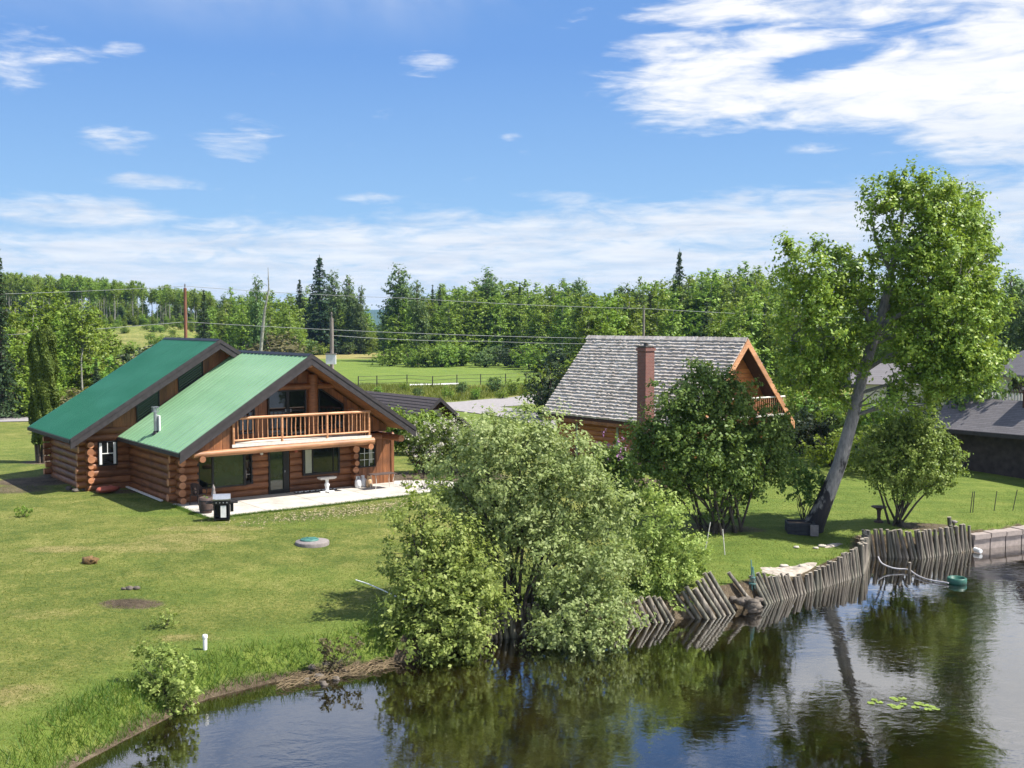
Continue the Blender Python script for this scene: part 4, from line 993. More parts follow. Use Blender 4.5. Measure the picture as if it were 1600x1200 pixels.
# white pedestal bench
p = hl(*local_of(511, 769)); c = thing('pedestal_table', 'small white pedestal table in front of the right hand window', 'table', p, TH)
q = MB(); q.box((-.42, -.17, .66), (.42, .17, .73)); q.box((-.37, -.14, .62), (.37, .14, .66)); q.build('table_top', 'whitewood', c)
q = MB(); q.lathe([(.13, .06), (.08, .12), (.10, .28), (.13, .36), (.07, .48), (.10, .62)], (0, 0, 0), 12); q.build('pedestal', 'white', c)
q = MB(); q.bar((-.36, 0, .03), (.36, 0, .03), .10, .06); q.bar((0, -.34, .032), (0, .34, .032), .10, .06, 0, (0, 0, 1)); q.build('foot', 'white', c)
# gas bottles
for i, (px, py, m, lb) in enumerate(((559.5, 762, 'tankwhite', 'white gas bottle nearest the log corner'), (567.5, 760.5, 'tankwhite', 'white gas bottle between the other white one and the tan one'), (577, 761, 'tanktan', 'rusty tan gas bottle beside two white ones'))):
    c = thing('gas_bottle', lb, 'gas bottle', hl(*local_of(px, py)), i, 'gas bottles by the log corner')
    q = MB(); q.lathe([(.13, 0), (.13, .03), (.155, .05), (.16, .12), (.16, .32), (.13, .40), (.06, .43)], (0, 0, 0), 14); q.build('cylinder', m, c)
    q = MB()
    for k in range(10):
        a0, a1 = 2*PI*k/14, 2*PI*(k+1)/14
        q.bar((.10*math.cos(a0), .10*math.sin(a0), .49), (.10*math.cos(a1), .10*math.sin(a1), .49), .012, .13)
    q.build('collar', m, c)
    q = MB(); q.lathe([(.03, .42), (.025, .50), (.04, .51), (.04, .53)], (0, 0, 0), 8); q.build('valve', 'steel', c)
# glass side table
c = thing('patio_table', 'thin legged dark patio table by the boarded wall', 'table', hl(*local_of(598, 763)), TH)
q = MB(); q.box((-.62, -.33, .70), (.62, .33, .725)); q.build('table_top', 'barrel', c)
for sx in (-1, 1):
    for sy in (-1, 1): q = MB(); q.tube([(sx*.52, sy*.25, .70), (sx*.46, sy*.20, .35), (sx*.55, sy*.27, 0)], .014, 6); q.build('leg', 'whitewood', c)
q = MB(); q.box((.05, -.84, .02), (1.0, -.40, .045)); 
c = thing('stepping_grate', 'long low grey grate lying on the patio below the right hand window', 'grate', hl(1.15, -.55, .036), TH)
q = MB(); q.box((0, -.16, 0), (2.1, .16, .03)); q.build('tray', 'fascia', c)
q = MB()
for k in range(14): q.blob((.08 + k*.15, .04*(-1)**k, .045), (.05, .05, .035), k)
st_ = q.build('pebbles', 'white', c); 
# septic riser
p = on(488, 850); c = thing('septic_cover', 'round concrete riser with a green plastic lid in the lawn', 'septic cover', p)
q = MB(); q.lathe([(.62, -.1), (.62, .09), (.60, .12), (.2, .13)], (0, 0, 0), 28); q.build('ring', 'ring', c)
q = MB(); q.lathe([(.34, .125), (.34, .165), (.30, .185), (.05, .195)], (-.12, .10, 0), 24)
for k in range(6): q.bar((-.12, .10, .194), (-.12 + .30*math.cos(k*PI/3), .10 + .30*math.sin(k*PI/3), .19), .03, .02)
q.build('lid', 'greenlid', c)
p = on(141, 880); q = MB(); q.blob((0, 0, .08), (.26, .20, .16), 3, k=.35); q.blob((.14, -.08, .12), (.12, .1, .10), 5, k=.4)
tag(q.build('stump', 'brownlump', None, p), 'low brown tree stump in the middle of the left lawn', 'stump')
for i, (dx, dy, s) in enumerate(((0, 0, .14), (.20, .03, .11), (-.17, -.05, .08))):
    p = on(203, 921); q = MB(); q.blob((0, 0, .03), (s, s*.7, s*.6), i + 20, k=.3)
    tag(q.build('rock', 'stone', None, (p[0] + dx, p[1] + dy, p[2])), ('largest of three small grey rocks above the bare patch', 'grey rock at the right of three above the bare patch', 'smallest grey rock at the left of three above the bare patch')[i], 'rock', 'rocks on the left lawn')
p = on(320.5, 1015); c = thing('vent_pipe', 'white capped plastic vent pipe standing in the lawn near the bank', 'pipe', p)
q = MB(); q.lathe([(.055, -.1), (.055, .36), (.05, .37)], (0, 0, 0), 12); q.build('pipe', 'white', c)
q = MB(); q.lathe([(.064, .30), (.068, .32), (.068, .385), (.05, .40)], (0, 0, 0), 12); q.build('cap', 'white', c)
# along the side wall of the house
p0 = np.array(hl(-4.62, 5.9, .10)); p1 = np.array(hl(-4.62, .95, .06)); q = MB(); q.bar(p0, p1, .12, .06)
tag(q.build('plank', 'whitewood'), 'long pale plank lying on the ground along the shaded log wall', 'plank')
p = ground(168, 767, .1); q = MB(); q.blob((0, 0, .08), (.62, .28, .16), 8, k=.12)
tag(q.build('overturned_sled', 'red', None, p, TH + .2), 'dull red plastic sled lying upside down by the side window', 'sled')
for i, (px, py, s) in enumerate(((108, 765, .2), (118, 768, .16), (135, 766, .22), (205, 755, .2), (150, 763, .15))):
    p = ground(px, py, 0); q = MB(); q.blob((0, 0, .05), (s, s*.8, s*.6), i + 40, k=.3)
    tag(q.build('edging_stone', 'stone', None, p), 'grey edging stone at the foot of the shaded log wall', 'stone', 'edging stones along the shaded log wall')
# cable trailing over the lawn to the shrub
q = MB(); pts = []
for px, py in ((556, 912), (575, 918), (600, 929), (622, 940), (650, 948)):
    p = on(px, py); pts.append((p[0], p[1], p[2] + .12 + .02*math.sin(px)))
q.tube(pts, .018, 6); tag(q.build('rope', 'white'), 'white rope trailing over the grass into the shoreline bush', 'rope')
# ------------------------------------------------------------------ shoreline log wall
def pile_run(pts, spacing, hgt, lean, r0, label, group, jit=.1, mats=('pile', 'pilegreen'), seed=0):
    rr = random.Random(seed); P = np.array(pts, float); L = np.r_[0, np.cumsum(np.linalg.norm(np.diff(P, axis=0), axis=1))]
    s = 0; i = 0
    while s < L[-1]:
        x, y = np.interp(s, L, P[:, 0]), np.interp(s, L, P[:, 1]); r = r0 * rr.choice((.6, .8, .9, 1., 1.1, 1.3))
        h = (hgt(s / L[-1]) if callable(hgt) else hgt) * rr.uniform(1 - jit, 1 + jit * .6)
        le = lean(s / L[-1]) if callable(lean) else lean
        dx, dy = le[0] + rr.uniform(-.10, .10), le[1] + rr.uniform(-.06, .06)
        mb = MB(); h0 = .7
        mb.tube([(-dx*h0, -dy*h0, -h0), (0, 0, 0), (dx*h*.5, dy*h*.5, h*.5), (dx*h, dy*h, h)], [r, r, r*.97, r*.93], 9, 0, True, 1)
        if i and rr.random() < .11: h *= rr.uniform(.55, .8)
        lb = label(i) if callable(label) else label
        o = mb.build('log_pile', [mats[0] if rr.random() < .72 else mats[1], 'piletop'], None, (x, y, W)); tag(o, lb, 'log pile', group)
        s += spacing * rr.uniform(.8, 1.2) * (r / r0) ; i += 1
wpx = lambda *a: [ground(px, py, W)[:2] for px, py in a]
pile_run(wpx((742, 1002), (800, 996), (850, 990)), .26, .95, (-.25, .12), .10, 'dark log pile half hidden under the big shoreline bush', 'log piles under the shoreline bush', seed=1)
pile_run(wpx((975, 982), (1020, 974), (1052, 969)), .2, .75, (-.55, .1), .075, 'low leaning log pile between the two right hand shoreline bushes', 'leaning log piles by the shoreline bush', .25, seed=2)
LN = ('thin leaning log pile at the left of the wall gap', 'green tinged log pile leaning left beside the gap', 'split grey log pile leaning left beside the gap', 'short leaning log pile beside the gap', 'thick leaning log pile beside the gap', 'tall steeply leaning log pile at the gap', 'pair-mate leaning log pile just left of the gap', 'weathered leaning log pile close to the rubble', 'leaning log pile nearest the rubble')
pile_run(wpx((1083, 966), (1110, 967), (1150, 956)), .22, lambda t: .95 + .35*t, lambda t: (-.68, .16), .078, lambda i: LN[i % 9] if i < 9 else 'leaning log pile beside the rubble gap', 'leaning log piles left of the gap', .15, seed=3)
pile_run(wpx((1180, 950), (1182, 950)), .3, 1.2, (-.80, .15), .09, 'single long log pile leaning far over in the middle of the rubble gap', None, seed=4)
pile_run(wpx((1196, 944), (1250, 929), (1262, 925)), .155, lambda t: 1.0 - .42*t, lambda t: (-.48 + .33*t, .12), .074, 'grey log pile leaning slightly left, just right of the rubble gap', 'tilted log piles right of the gap', .12, seed=5)
pile_run(wpx((1264, 925), (1300, 914), (1345, 899)), .140, lambda t: .60 + .48*t, lambda t: (-.12, .06), .070, 'upright grey log pile below the pale sand patch', 'upright log piles below the sand patch', .10, seed=6)
a0, a1 = wpx((1347, 897), (1356, 871)); pile_run([a0, a1], .19, 1.1, (-.04, .05), .09, 'log pile in the short return between the two log walls', 'log piles in the wall return', .06, seed=7)
pile_run(wpx((1356, 870), (1440, 873), (1518, 860)), .140, lambda t: 1.12 - .05*t, lambda t: (-.17 + .06*t, .06), .074, 'tall weathered log pile in the straight wall ending at the concrete blocks', 'log piles in the straight wall', .06, seed=8)
# rubble in the gap, sand behind
rr = random.Random(3)
for i in range(22):
    p = ground(rr.uniform(1120, 1186), rr.uniform(926, 950), W + .15); s = rr.uniform(.07, .22); q = MB(); q.blob((0, 0, 0), (s*1.3, s, s*.7), i, k=.3)
    tag(q.build('shore_rock', 'stone', None, (p[0], p[1], W + rr.uniform(.05, .35))), 'grey rock in the rubble filling the gap between leaning log piles', 'rock', 'rocks in the wall gap')
def patch(name, px, py, rx, ry, m, kind='structure', rot=0, dz=.03, seed=0, k=.16):
    c = on(px, py); rr = np.random.default_rng(seed); n = 36; ring = []
    ph = rr.uniform(0, 6, 4)
    mb = MB(); vs = [(c[0], c[1], tz(c[0], c[1]) + dz + .03)]
    for t_, zz in ((.55, .02), (1., -.05)):
        for i in range(n):
            a = 2*PI*i/n; q = t_*(1 + k*math.sin(2*a + ph[0]) + k*.7*math.sin(3*a + ph[1]) + k*.5*math.sin(7*a + ph[2]))
            
            while q > .2:
                x, y = rx*q*math.cos(a), ry*q*math.sin(a); ex, ey = c[0] + x*math.cos(rot) - y*math.sin(rot), c[1] + x*math.sin(rot) + y*math.cos(rot)
                if float(shore_d(np.array([[ex, ey]]))[0]) > .5: break
                q *= .9
            x, y = rx*q*math.cos(a), ry*q*math.sin(a); x, y = c[0] + x*math.cos(rot) - y*math.sin(rot), c[1] + x*math.sin(rot) + y*math.cos(rot)
            vs.append((x, y, tz(x, y) + dz + zz))
    mb.add(vs, [(0, 1 + i, 1 + (i+1) % n) for i in range(n)] + [(1 + i, 1 + n + i, 1 + n + (i+1) % n, 1 + (i+1) % n) for i in range(n)], 0, True)
    return tag(mb.build(name, m), kind=kind)
patch('sand_path', 1236, 893, 1.35, .85, 'sand', rot=.5, seed=2)
patch('sand_path', 1300, 884, .8, .22, 'sand', rot=.75, seed=4)
for i in range(9):
    p = on(1204 + 10*i, 889 + 4*math.sin(i*2)); s = .05 + .03*(i % 3); q = MB(); q.blob((0, 0, .04), (s*1.4, s, s*.55), i + 70, k=.3); tag(q.build('sand_stone', 'sandstone', None, p), 'pale flat stone lying on the sand patch above the piles', 'stone', 'stones on the sand patch')
# concrete blocks
bpts = [ground(px, py, W)[:2] for px, py in ((1521, 860), (1547, 857), (1571, 854), (1596, 851), (1623, 848), (1652, 845), (1690, 841))]
ordw = ('first', 'second', 'third', 'fourth', 'fifth', 'sixth')
for i, (a, c_) in enumerate(zip(bpts[:-1], bpts[1:])):
    d = (c_ - a); L = np.linalg.norm(d); d /= L; n_ = np.array([-d[1], d[0]]); o = thing('concrete_block', f'pinkish concrete seawall block, {ordw[i]} after the end of the log wall', 'block', (a[0], a[1], W), math.atan2(d[1], d[0]), 'concrete seawall blocks')
    q = MB(); q.box((.03, 0, -.6), (L - .03, .85, .44 + .02*(i % 2))); q.build('block', 'cblock', o)
    q = MB(); q.box((0.0, -.08, .445 + .02*(i % 2)), (L - .05, 1.0, .64 + .02*(i % 2))); q.build('cap', 'cblock', o)
p = ground(1523, 858, W + .12); q = MB(); q.tube([(0, 0, 0), (.10, -.35, -.02)], [.09, .09], 12); q.tube([(.10, -.35, -.02), (.102, -.358, -.02)], .07, 12); tag(q.build('drain_pipe', 'white', None, p), 'stub of white drain pipe beside the end of the log wall', 'pipe')
# hose on floats
q = MB(); pts = []
for px, py, dz in ((1372, 870, .45), (1376, 879, .30), (1384, 884, .18), (1400, 889, .10), (1420, 889, .10), (1432, 899, .06), (1450, 906, .05), (1470, 909, .05), (1482, 911, .06)):
    p = ground(px, py, W + dz); pts.append(p)
for _ in range(2):
    pts = [pts[0]] + [x for a, b_ in zip(pts[:-1], pts[1:]) for x in (np.array(a)*.75 + np.array(b_)*.25, np.array(a)*.25 + np.array(b_)*.75)] + [pts[-1]]
q.tube(pts, .028, 8); tag(q.build('water_hose', 'hose'), 'grey intake hose running from the log wall out to the green float', 'hose')
p = ground(1495, 911, W); q = MB(); nn = 24; vs = []; R_, r_ = .30, .10
q.lathe([(.22, -.05), (.30, -.10), (.34, .0), (.34, .14), (.30, .17), (.26, .15), (.25, .02), (.05, -.0)], (0, 0, 0), 24)
tag(q.build('float_ring', 'ringgreen', None, (p[0], p[1], W + .04)), 'round dark green tub float on the water at the end of the hose', 'float')
p = ground(1421, 896, W); q = MB(); q.tube([(0, 0, -1), (0, 0, .42)], .055, 9, 0, True, 1); tag(q.build('mooring_post', ['pile', 'piletop'], None, (p[0], p[1], W)), 'short dark post standing in the water holding the hose', 'post')
for i in range(16):
    ps = ((1366, 1093), (1374, 1097), (1396, 1091), (1402, 1094), (1407, 1103), (1400, 1105), (1412, 1100), (1436, 1099), (1444, 1101), (1456, 1104), (1450, 1108), (1361, 1098), (1410, 1091), (1393, 1102), (1430, 1105), (1462, 1107))[i]
    p = ground(ps[0], ps[1], W + .01); q = MB(); r = rr.uniform(.07, .12); n = 14
    q.add([(0, 0, 0)] + [(r*math.cos(.35 + 5.6*k/n), r*math.sin(.35 + 5.6*k/n), .008*math.sin(k*2 + i)) for k in range(n + 1)], [(0, k + 1, k + 2) for k in range(n)])
    q.add([(0, 0, -.012)] + [(r*math.cos(.35 + 5.6*k/n), r*math.sin(.35 + 5.6*k/n), -.010) for k in range(n + 1)], [(0, k + 2, k + 1) for k in range(n)])
    tag(q.build('lily_pad', 'lily', None, (p[0], p[1], W + .012), i * 1.7), 'green lily pad floating near the bottom right of the lake', 'lily pad', 'lily pads on the lake')
# stakes, post, net, birdbath, planter
for i, (px, py, h, lx_, m, lb) in enumerate(((1515, 834, .95, .10, 'fascia', 'thin dark stake leaning beside the seawall, first of a close pair'), (1519, 834, .95, .06, 'fascia', 'thin dark stake leaning beside the seawall, second of a close pair'), (1552, 832, .90, .12, 'fascia', 'thin dark stake alone above the second concrete block'), (1581, 830, .95, .20, 'fascia', 'thin dark stake leaning right near the right edge'), (1101, 862, 1.1, .20, 'whitewood', 'thin white stake leaning right beside the shoreline bush'), (1133, 867, .95, -.10, 'whitewood', 'thin white stake leaning left on the lawn by the shoreline'))):
    p = on(px, py); q = MB(); q.tube([(0, 0, -.1), (lx_, 0, h)], .018, 6); tag(q.build('stake', m, None, p), lb, 'stake')
p = on(1484, 831); q = MB(); q.tube([(.05, 0, -.2), (-.04, 0, .62)], .085, 10, 0, True, 1); tag(q.build('wooden_post', ['pilegreen', 'piletop'], None, p), 'stout dark post standing behind the straight log wall', 'post')
p = on(1490, 829); q = MB(); q.lathe([(.05, 0), (.05, .3), (.12, .32), (.13, .40), (.06, .43)], (0, 0, 0), 10); q.tube([(0, 0, .38), (.16, 0, .36)], .03, 7); tag(q.build('standpipe', 'ring', None, p), 'small grey standpipe beside the stout dark post', 'standpipe')
p = on(1176, 908); q = MB()
for i in range(9):
    a = 2*PI*i/9; q.tube([(.02*math.cos(a), .02*math.sin(a), .72), (.06*math.cos(a), .06*math.sin(a), .42), (.17*math.cos(a + .2), .12*math.sin(a + .2), .0)], .006, 5)
for z, r in ((.15, .12), (.35, .08)): q.lathe([(r, z), (r + .008, z + .012), (r, z + .024)], (0, 0, 0), 12)
q.tube([(0, 0, -.1), (-.06, 0, .95)], .02, 6); tag(q.build('landing_net', 'net', None, p), 'pale green net gathered round a thin pole above the leaning piles', 'net')
p = on(1373, 816); c = thing('birdbath', 'grey stone birdbath on the lawn beside the small round tree', 'birdbath', p)
q = MB(); q.lathe([(.20, -.02), (.20, .05), (.12, .08)], (0, 0, 0), 14); q.build('base', 'barrel', c)
q = MB(); q.lathe([(.10, .08), (.07, .2), (.09, .5), (.13, .56)], (0, 0, 0), 12); q.build('pedestal', 'barrel', c)
q = MB(); q.lathe([(.10, .56), (.30, .64), (.33, .68), (.28, .68), (.06, .62)], (0, 0, 0), 18); q.build('bowl', 'barrel', c)
p = on(1251, 833); c = thing('planter_box', 'dark wooden planter box at the foot of the leaning poplar', 'planter', p, -.12)
q = MB()
for z in (0, .16, .32):
    q.box((-.58, -.48, z), (.52, -.42, z + .15)); q.box((-.58, .42, z), (.52, .48, z + .15)); q.box((-.58, -.415, z), (-.52, .415, z + .15)); q.box((.46, -.415, z), (.52, .415, z + .15))
q.build('box', 'planter', c); q = MB(); q.box((-.52, -.42, .0), (.46, .42, .40)); q.build('soil', 'dirt', c)
q = MB(); q.box((.30, -.60, .0), (.62, -.50, .44)); q.build('board', 'ring', c)
# ------------------------------------------------------------------ poles and wires
def tall(px, ytop, Y): return atY(px, ytop, Y)
def upole(px, ytop, Y, r, m, label, arm=None):
    p = tall(px, ytop, Y); zg = tz(p[0], p[1]); c = thing('utility_pole', label, 'utility pole', (p[0], p[1], zg)); h = p[2] - zg
    q = MB(); q.tube([(0, 0, -.3), (0, 0, h*.5), (0, 0, h)], [r*1.25, r*1.1, r], 12); q.build('pole', m, c)
    q = MB(); q.lathe([(.05, h), (.05, h + .25), (.08, h + .28), (.04, h + .45)], (0, 0, 0), 8); q.build('insulator', 'ring', c)
    return c, h
c, h = upole(289, 450, 112, .155, 'polered', 'tall reddish utility pole behind the green roof')
q = MB(); q.lathe([(.19, h*.48), (.19, h*.52)], (0, 0, 0), 10); q.build('band', 'ring', c)
c, h = upole(518, 497, 80, .135, 'pole', 'grey utility pole with a white box just behind the balcony gable')
zb = atY(518, 561, 80)[2] - c.location.z
q = MB(); q.box((-.36, -.52, zb - .36), (.36, -.28, zb + .36)); q.build('meter_box', 'white', c); q = MB(); q.box((-.40, -.56, zb + .36), (.40, -.26, zb + .42)); q.build('lid', 'pole', c)
c, h = upole(1006, 484, 118, .11, 'pole', 'thin grey utility pole rising behind the shake roof')
def wire(name, pts, r, label):
    P = [atY(*p) for p in pts]; out = []
    for a, b_ in zip(P[:-1], P[1:]):
        L = np.linalg.norm(b_ - a)
        for k in range(10):
            s = k / 10; e = a + (b_ - a)*s; e = e + np.array([0, 0, -4*s*(1 - s)*L*.006]); out.append(e)
    out.append(P[-1]); mb = MB(); mb.tube(out, r, 5); return tag(mb.build(name, 'wire'), label, 'power line')
wire('power_line', [(-120, 462, 104), (289, 447, 112), (640, 466, 115), (1006, 482, 118), (1500, 500, 122)], .022, 'highest overhead wire running past the reddish pole top')
wire('power_line', [(-120, 530, 104), (289, 503, 112), (1006, 530, 118), (1500, 545, 122)], .026, 'thick lower overhead cable crossing in front of the tree belt')
wire('power_line', [(518, 524, 80), (760, 533, 100), (1006, 536, 118)], .014, 'thin service wire leading right from the grey pole with the box')
# field fence
posts = [(560, 606), (589, 605), (636, 603), (676, 606), (714, 603), (751, 602), (790, 601), (822, 599), (845, 598)]
c = thing('field_fence', 'thin wire fence with dark posts along the green field', 'fence', (0, 0, 0))
tops = []
for px, py in posts:
    p = ground(px, py, 0); p[2] = tz(p[0], p[1]); q = MB(); q.tube([(p[0], p[1], -.2), (p[0], p[1], 1.45)], .07, 6); q.build('post', 'fascia', c); tops.append(p)
for z in (.5, .95, 1.40):
    q = MB(); q.tube([p + np.array([0, 0, z]) for p in tops], .022, 4); q.build('wire', 'fascia', c)
a = ground(640, 602, .2); b_ = ground(716, 600, .2); q = MB(); q.tube([a, (a + b_)/2, b_], .14, 8); tag(q.build('irrigation_pipe', 'white'), 'long white irrigation pipe lying along the green field', 'pipe')
c = thing('pasture_fence', 'distant pasture fence with thin posts left of the green roofs', 'fence', (0, 0, 0)); tops = []
for k in range(12):
    p = atY(146 + 9*k, 546, 172 + 5*k); p[2] = tz(p[0], p[1]); q = MB(); q.tube([p + np.array([0, 0, -.2]), p + np.array([0, 0, 2.0])], .12, 5); q.build('post', 'bark', c); tops.append(p)
for z in (.9, 1.8):
    q = MB(); q.tube([p + np.array([0, 0, z]) for p in tops], .035, 4); q.build('wire', 'wire', c)
# bench and stones in the garden
p = ground(670, 724, 0); c = thing('garden_bench', 'grey slatted garden bench under the blossoming crab apple', 'bench', (p[0], p[1], 0), .35)
q = MB()
for k in range(4): q.box((-.9, -.30 + .14*k, .44), (.9, -.18 + .14*k, .48))
q.build('seat', 'whitewood', c); q = MB()
for k in range(3): q.box((-.9, .28, .58 + .16*k), (.9, .31, .68 + .16*k))
q.build('backrest', 'whitewood', c)
for sx in (-.8, .8):
    for sy in (-.25, .28): q = MB(); q.box((sx - .04, sy - .03, 0), (sx + .04, sy + .03, .44 if sy < 0 else 1.0)); q.build('leg', 'pole', c)
for i, (px, py, s) in enumerate(((703, 735, .33), (711, 736, .30), (731, 737, .22))):
    p = ground(px, py, 0); q = MB(); q.blob((0, 0, s*.4), (s, s*.8, s*.8), i + 90, k=.2); tag(q.build('boulder', 'sandstone', None, p), ('pale boulder in the flower bed, left of a close pair', 'pale boulder in the flower bed, right of a close pair', 'small pale boulder in the flower bed by the shoreline bush')[i], 'boulder')
DENS = .62
# ------------------------------------------------------------------ plants
def plant(name, label, cat, base, lobes_px, leaf, bark, stems, clump=0.246, dens=11, per=49, size=0.110, fill=2.4, tw=.35, r_stem=.05, group=None, spread=.5, crown='crown', trunk='trunk', up=.45, seed=1, extra=None, depth=.85, aspect=.62, flat=.75):
    """lobes_px: (px, py, r_px, dY, [density]) in the photograph at the plant's own distance; base = (x, y, z)"""
    rg = np.random.default_rng(seed); base = np.array(base, float); lobes = []
    for lb in lobes_px:
        px, py, rp, dY = lb[:4]; Y = base[1] + dY; c = atY(px, py, Y) - base; r = rp * Y / F_PX
        lobes.append((c[0], c[1], c[2], r, r*depth, r*.95) + tuple(lb[4:5]))
    V, CC = lobe_leaves(lobes, dens * DENS / max(clump, .05), clump, per, size, up, fill, aspect, flat, r=rg)
    o = thing(name, label, cat, base, group=group)
    mesh_np(crown, V, 4, leaf, o)
    mb = MB(); sk = []
    for st in stems:
        P = [np.array(p, float) for p in st['p']]; R = st['r']; mb.tube(P, R, st.get('n', 8)); sk.append((P, R))
    nodes = []; 
    for P, R in sk:
        for a, b_, ra, rb in zip(P[:-1], P[1:], R[:-1], R[1:]):
            for k in range(5): s = k/5; nodes.append((*(a + (b_ - a)*s), ra + (rb - ra)*s))
    nodes = np.array(nodes)
    pick = CC[rg.random(len(CC)) < tw]
    for c in pick:
        d = np.linalg.norm(nodes[:, :3] - c, axis=1) + 1.6*np.maximum(0, nodes[:, 2] - c[2] + .15*np.linalg.norm(nodes[:, :2] - c[:2], axis=1))
        i = int(d.argmin()); a = nodes[i, :3]; L = np.linalg.norm(c - a); r0 = min(nodes[i, 3]*.55, .012 + .012*L)
        mid = a*.5 + c*.5 + np.array([0, 0, .10*L]) + rg.normal(size=3)*.05*L
        mb.tube([a, mid, c], [r0, r0*.6, r0*.25 + .002], 5, cap=False)
    mb.build(trunk, bark, o)
    return o
def fan(n, base_r, tops, r0, r1, seed=0, wob=.15, lift=0):
    """n stems fanning out from a common foot to points (local)"""
    rg = random.Random(seed); S = []
    for i in range(n):
        t_ = np.array(tops[i % len(tops)], float) + np.array([rg.uniform(-.3, .3), rg.uniform(-.3, .3), rg.uniform(-.4, .1)])
        a = rg.uniform(0, 6.28); b = np.array([base_r*math.cos(a)*rg.random(), base_r*math.sin(a)*rg.random(), -.15])
        m1 = b + (t_ - b)*.35 + np.array([rg.uniform(-wob, wob), rg.uniform(-wob, wob), .12*t_[2]]); m2 = b + (t_ - b)*.7 + np.array([rg.uniform(-wob, wob), rg.uniform(-wob, wob), .06*t_[2]])
        S.append({'p': [b, m1, m2, t_], 'r': [r0*rg.uniform(.7, 1.2), r0*.75, (r0 + r1)/2*.7, r1], 'n': 7})
    return S
def tops_of(lobes_px, base):
    base = np.array(base); return [atY(l[0], l[1], base[1] + l[3]) - base for l in lobes_px]
# --- shoreline bushes
b0 = np.array([*ground(815, 985, W)[:2], W + .25])
L = [(765,690,58,0),(830,690,62,.3),(900,725,58,.3),(715,735,50,.6,.7),(790,775,80,0),(880,790,80,-.2),(950,800,48,0),(850,870,78,-.4),(935,880,66,-.6),(960,950,46,-1.2),(895,960,62,-1.2),(865,1005,40,-1.7),(925,1000,42,-1.8),(760,840,52,1.0),(735,790,50,.8),(980,870,30,0),(690,760,34,1,.5)]
plant('shoreline_bush', 'tallest pale green willow bush at the water edge, between two lower bushes', 'bush', b0, L, 'leaf_willow', 'bark_dark', fan(16, .7, tops_of(L[:12], b0), .06, .015, 1), clump=0.224, dens=22, per=57, size=0.104, fill=2.2, tw=.25, seed=11)
b0 = np.array([*ground(668, 1012, W)[:2], W + .35])
L = [(640,800,40,.5,.35),(675,790,36,.7,.35),(700,850,52,.6,.8),(650,860,46,.4,.8),(700,915,68,0),(745,890,40,0),(650,955,58,-.3),(712,980,62,-.6),(752,950,40,-.2),(645,1005,44,-.9),(688,1030,36,-1.2),(738,1008,30,-.8),(618,960,30,0),(620,900,26,.2,.6),(615,830,22,.4,.4)]
plant('shoreline_bush', 'left shoreline bush with lime leaves hanging over the water and sparse upright stems', 'bush', b0, L, 'leaf_alder', 'bark_dark', fan(13, .6, tops_of(L[:12], b0), .045, .012, 2), clump=0.213, dens=22, per=53, size=0.116, fill=2.2, tw=.3, seed=12)
b0 = np.array([*ground(1040, 955, W)[:2], W + .4])
L = [(1030,805,38,0,.8),(1010,850,42,0),(1060,850,38,.2),(1038,900,42,-.2),(1000,905,36,-.2),(1075,890,26,.2),(1036,938,34,-.5),(985,870,30,-.2),(1020,775,20,0,.6),(1090,870,18,.2,.5)]
plant('shoreline_bush', 'right shoreline bush on the grass bank beside the leaning log piles', 'bush', b0, L, 'leaf_alder', 'bark_dark', fan(10, .5, tops_of(L[:8], b0), .035, .012, 3), clump=0.213, dens=22, per=53, size=0.104, fill=2.2, tw=.3, seed=13)
b0 = on(258, 1118); 
L = [(238,1022,18,0),(262,1012,12,0,.8),(268,1040,32,0),(232,1058,28,0),(290,1072,28,0),(252,1085,36,-.1),(300,1040,12,0,.8),(215,1030,12,0,.8),(285,1110,24,-.2),(235,1115,24,-.2),(224,1085,18,0)]
plant('bank_shrub', 'young leafy shrub on the grass bank at the bottom left', 'shrub', b0, L, 'leaf_alder', 'bark_dark', fan(9, .2, tops_of(L[:10], b0), .018, .006, 4), clump=0.123, dens=24, per=32, size=0.091, fill=2.0, tw=.5, seed=14)
for (px, py, s, lb, leaf) in ((258, 980, .32, 'dark tufted shrub seedling on the left lawn above the bank', 'leaf_alder'), (37, 808, .36, 'low green shrub tuft at the left edge of the lawn', 'leaf_lime')):
    p = on(px, py); o = thing('lawn_tuft', lb, 'tuft', p); V, CC = lobe_leaves([(0, 0, s*.6, s, s*.8, s*.7)], 420, .06, 16, .085, up=.2, aspect=.35); mesh_np('foliage', V, 4, leaf, o); mb = MB()
    for k in range(7): a = k*.9; mb.tube([(0, 0, -.05), (s*.5*math.cos(a), s*.5*math.sin(a), s)], [.01, .004], 5)
    mb.build('stem', 'bark_dark', o)
# --- dark many-stemmed tree in front of the cabin
b0 = on(1118, 830)
L = [(1105,620,46,0),(1060,640,44,-.3),(1150,625,40,.3,.8),(1030,685,46,-.2),(1095,690,58,-.6),(1165,680,52,.2),(1205,690,36,.5),(1010,715,28,0,.8),(1070,735,44,-.6),(1135,740,48,-.4),(1190,735,36,.3),(1215,660,22,.5,.7),(1090,590,24,.2,.8),(1045,770,24,-.2,.5),(1120,790,30,0,.35),(1170,775,26,.2,.5),(1225,720,20,.4,.6)]
plant('shade_tree', 'dense dark green many-stemmed tree in front of the shake roofed cabin', 'tree', b0, L, 'leaf_dark', 'bark_dark', fan(22, 1.1, tops_of(L[:12], b0), .06, .015, 5, .25), clump=0.246, dens=26, per=57, size=0.134, fill=2.2, tw=.2, seed=15)
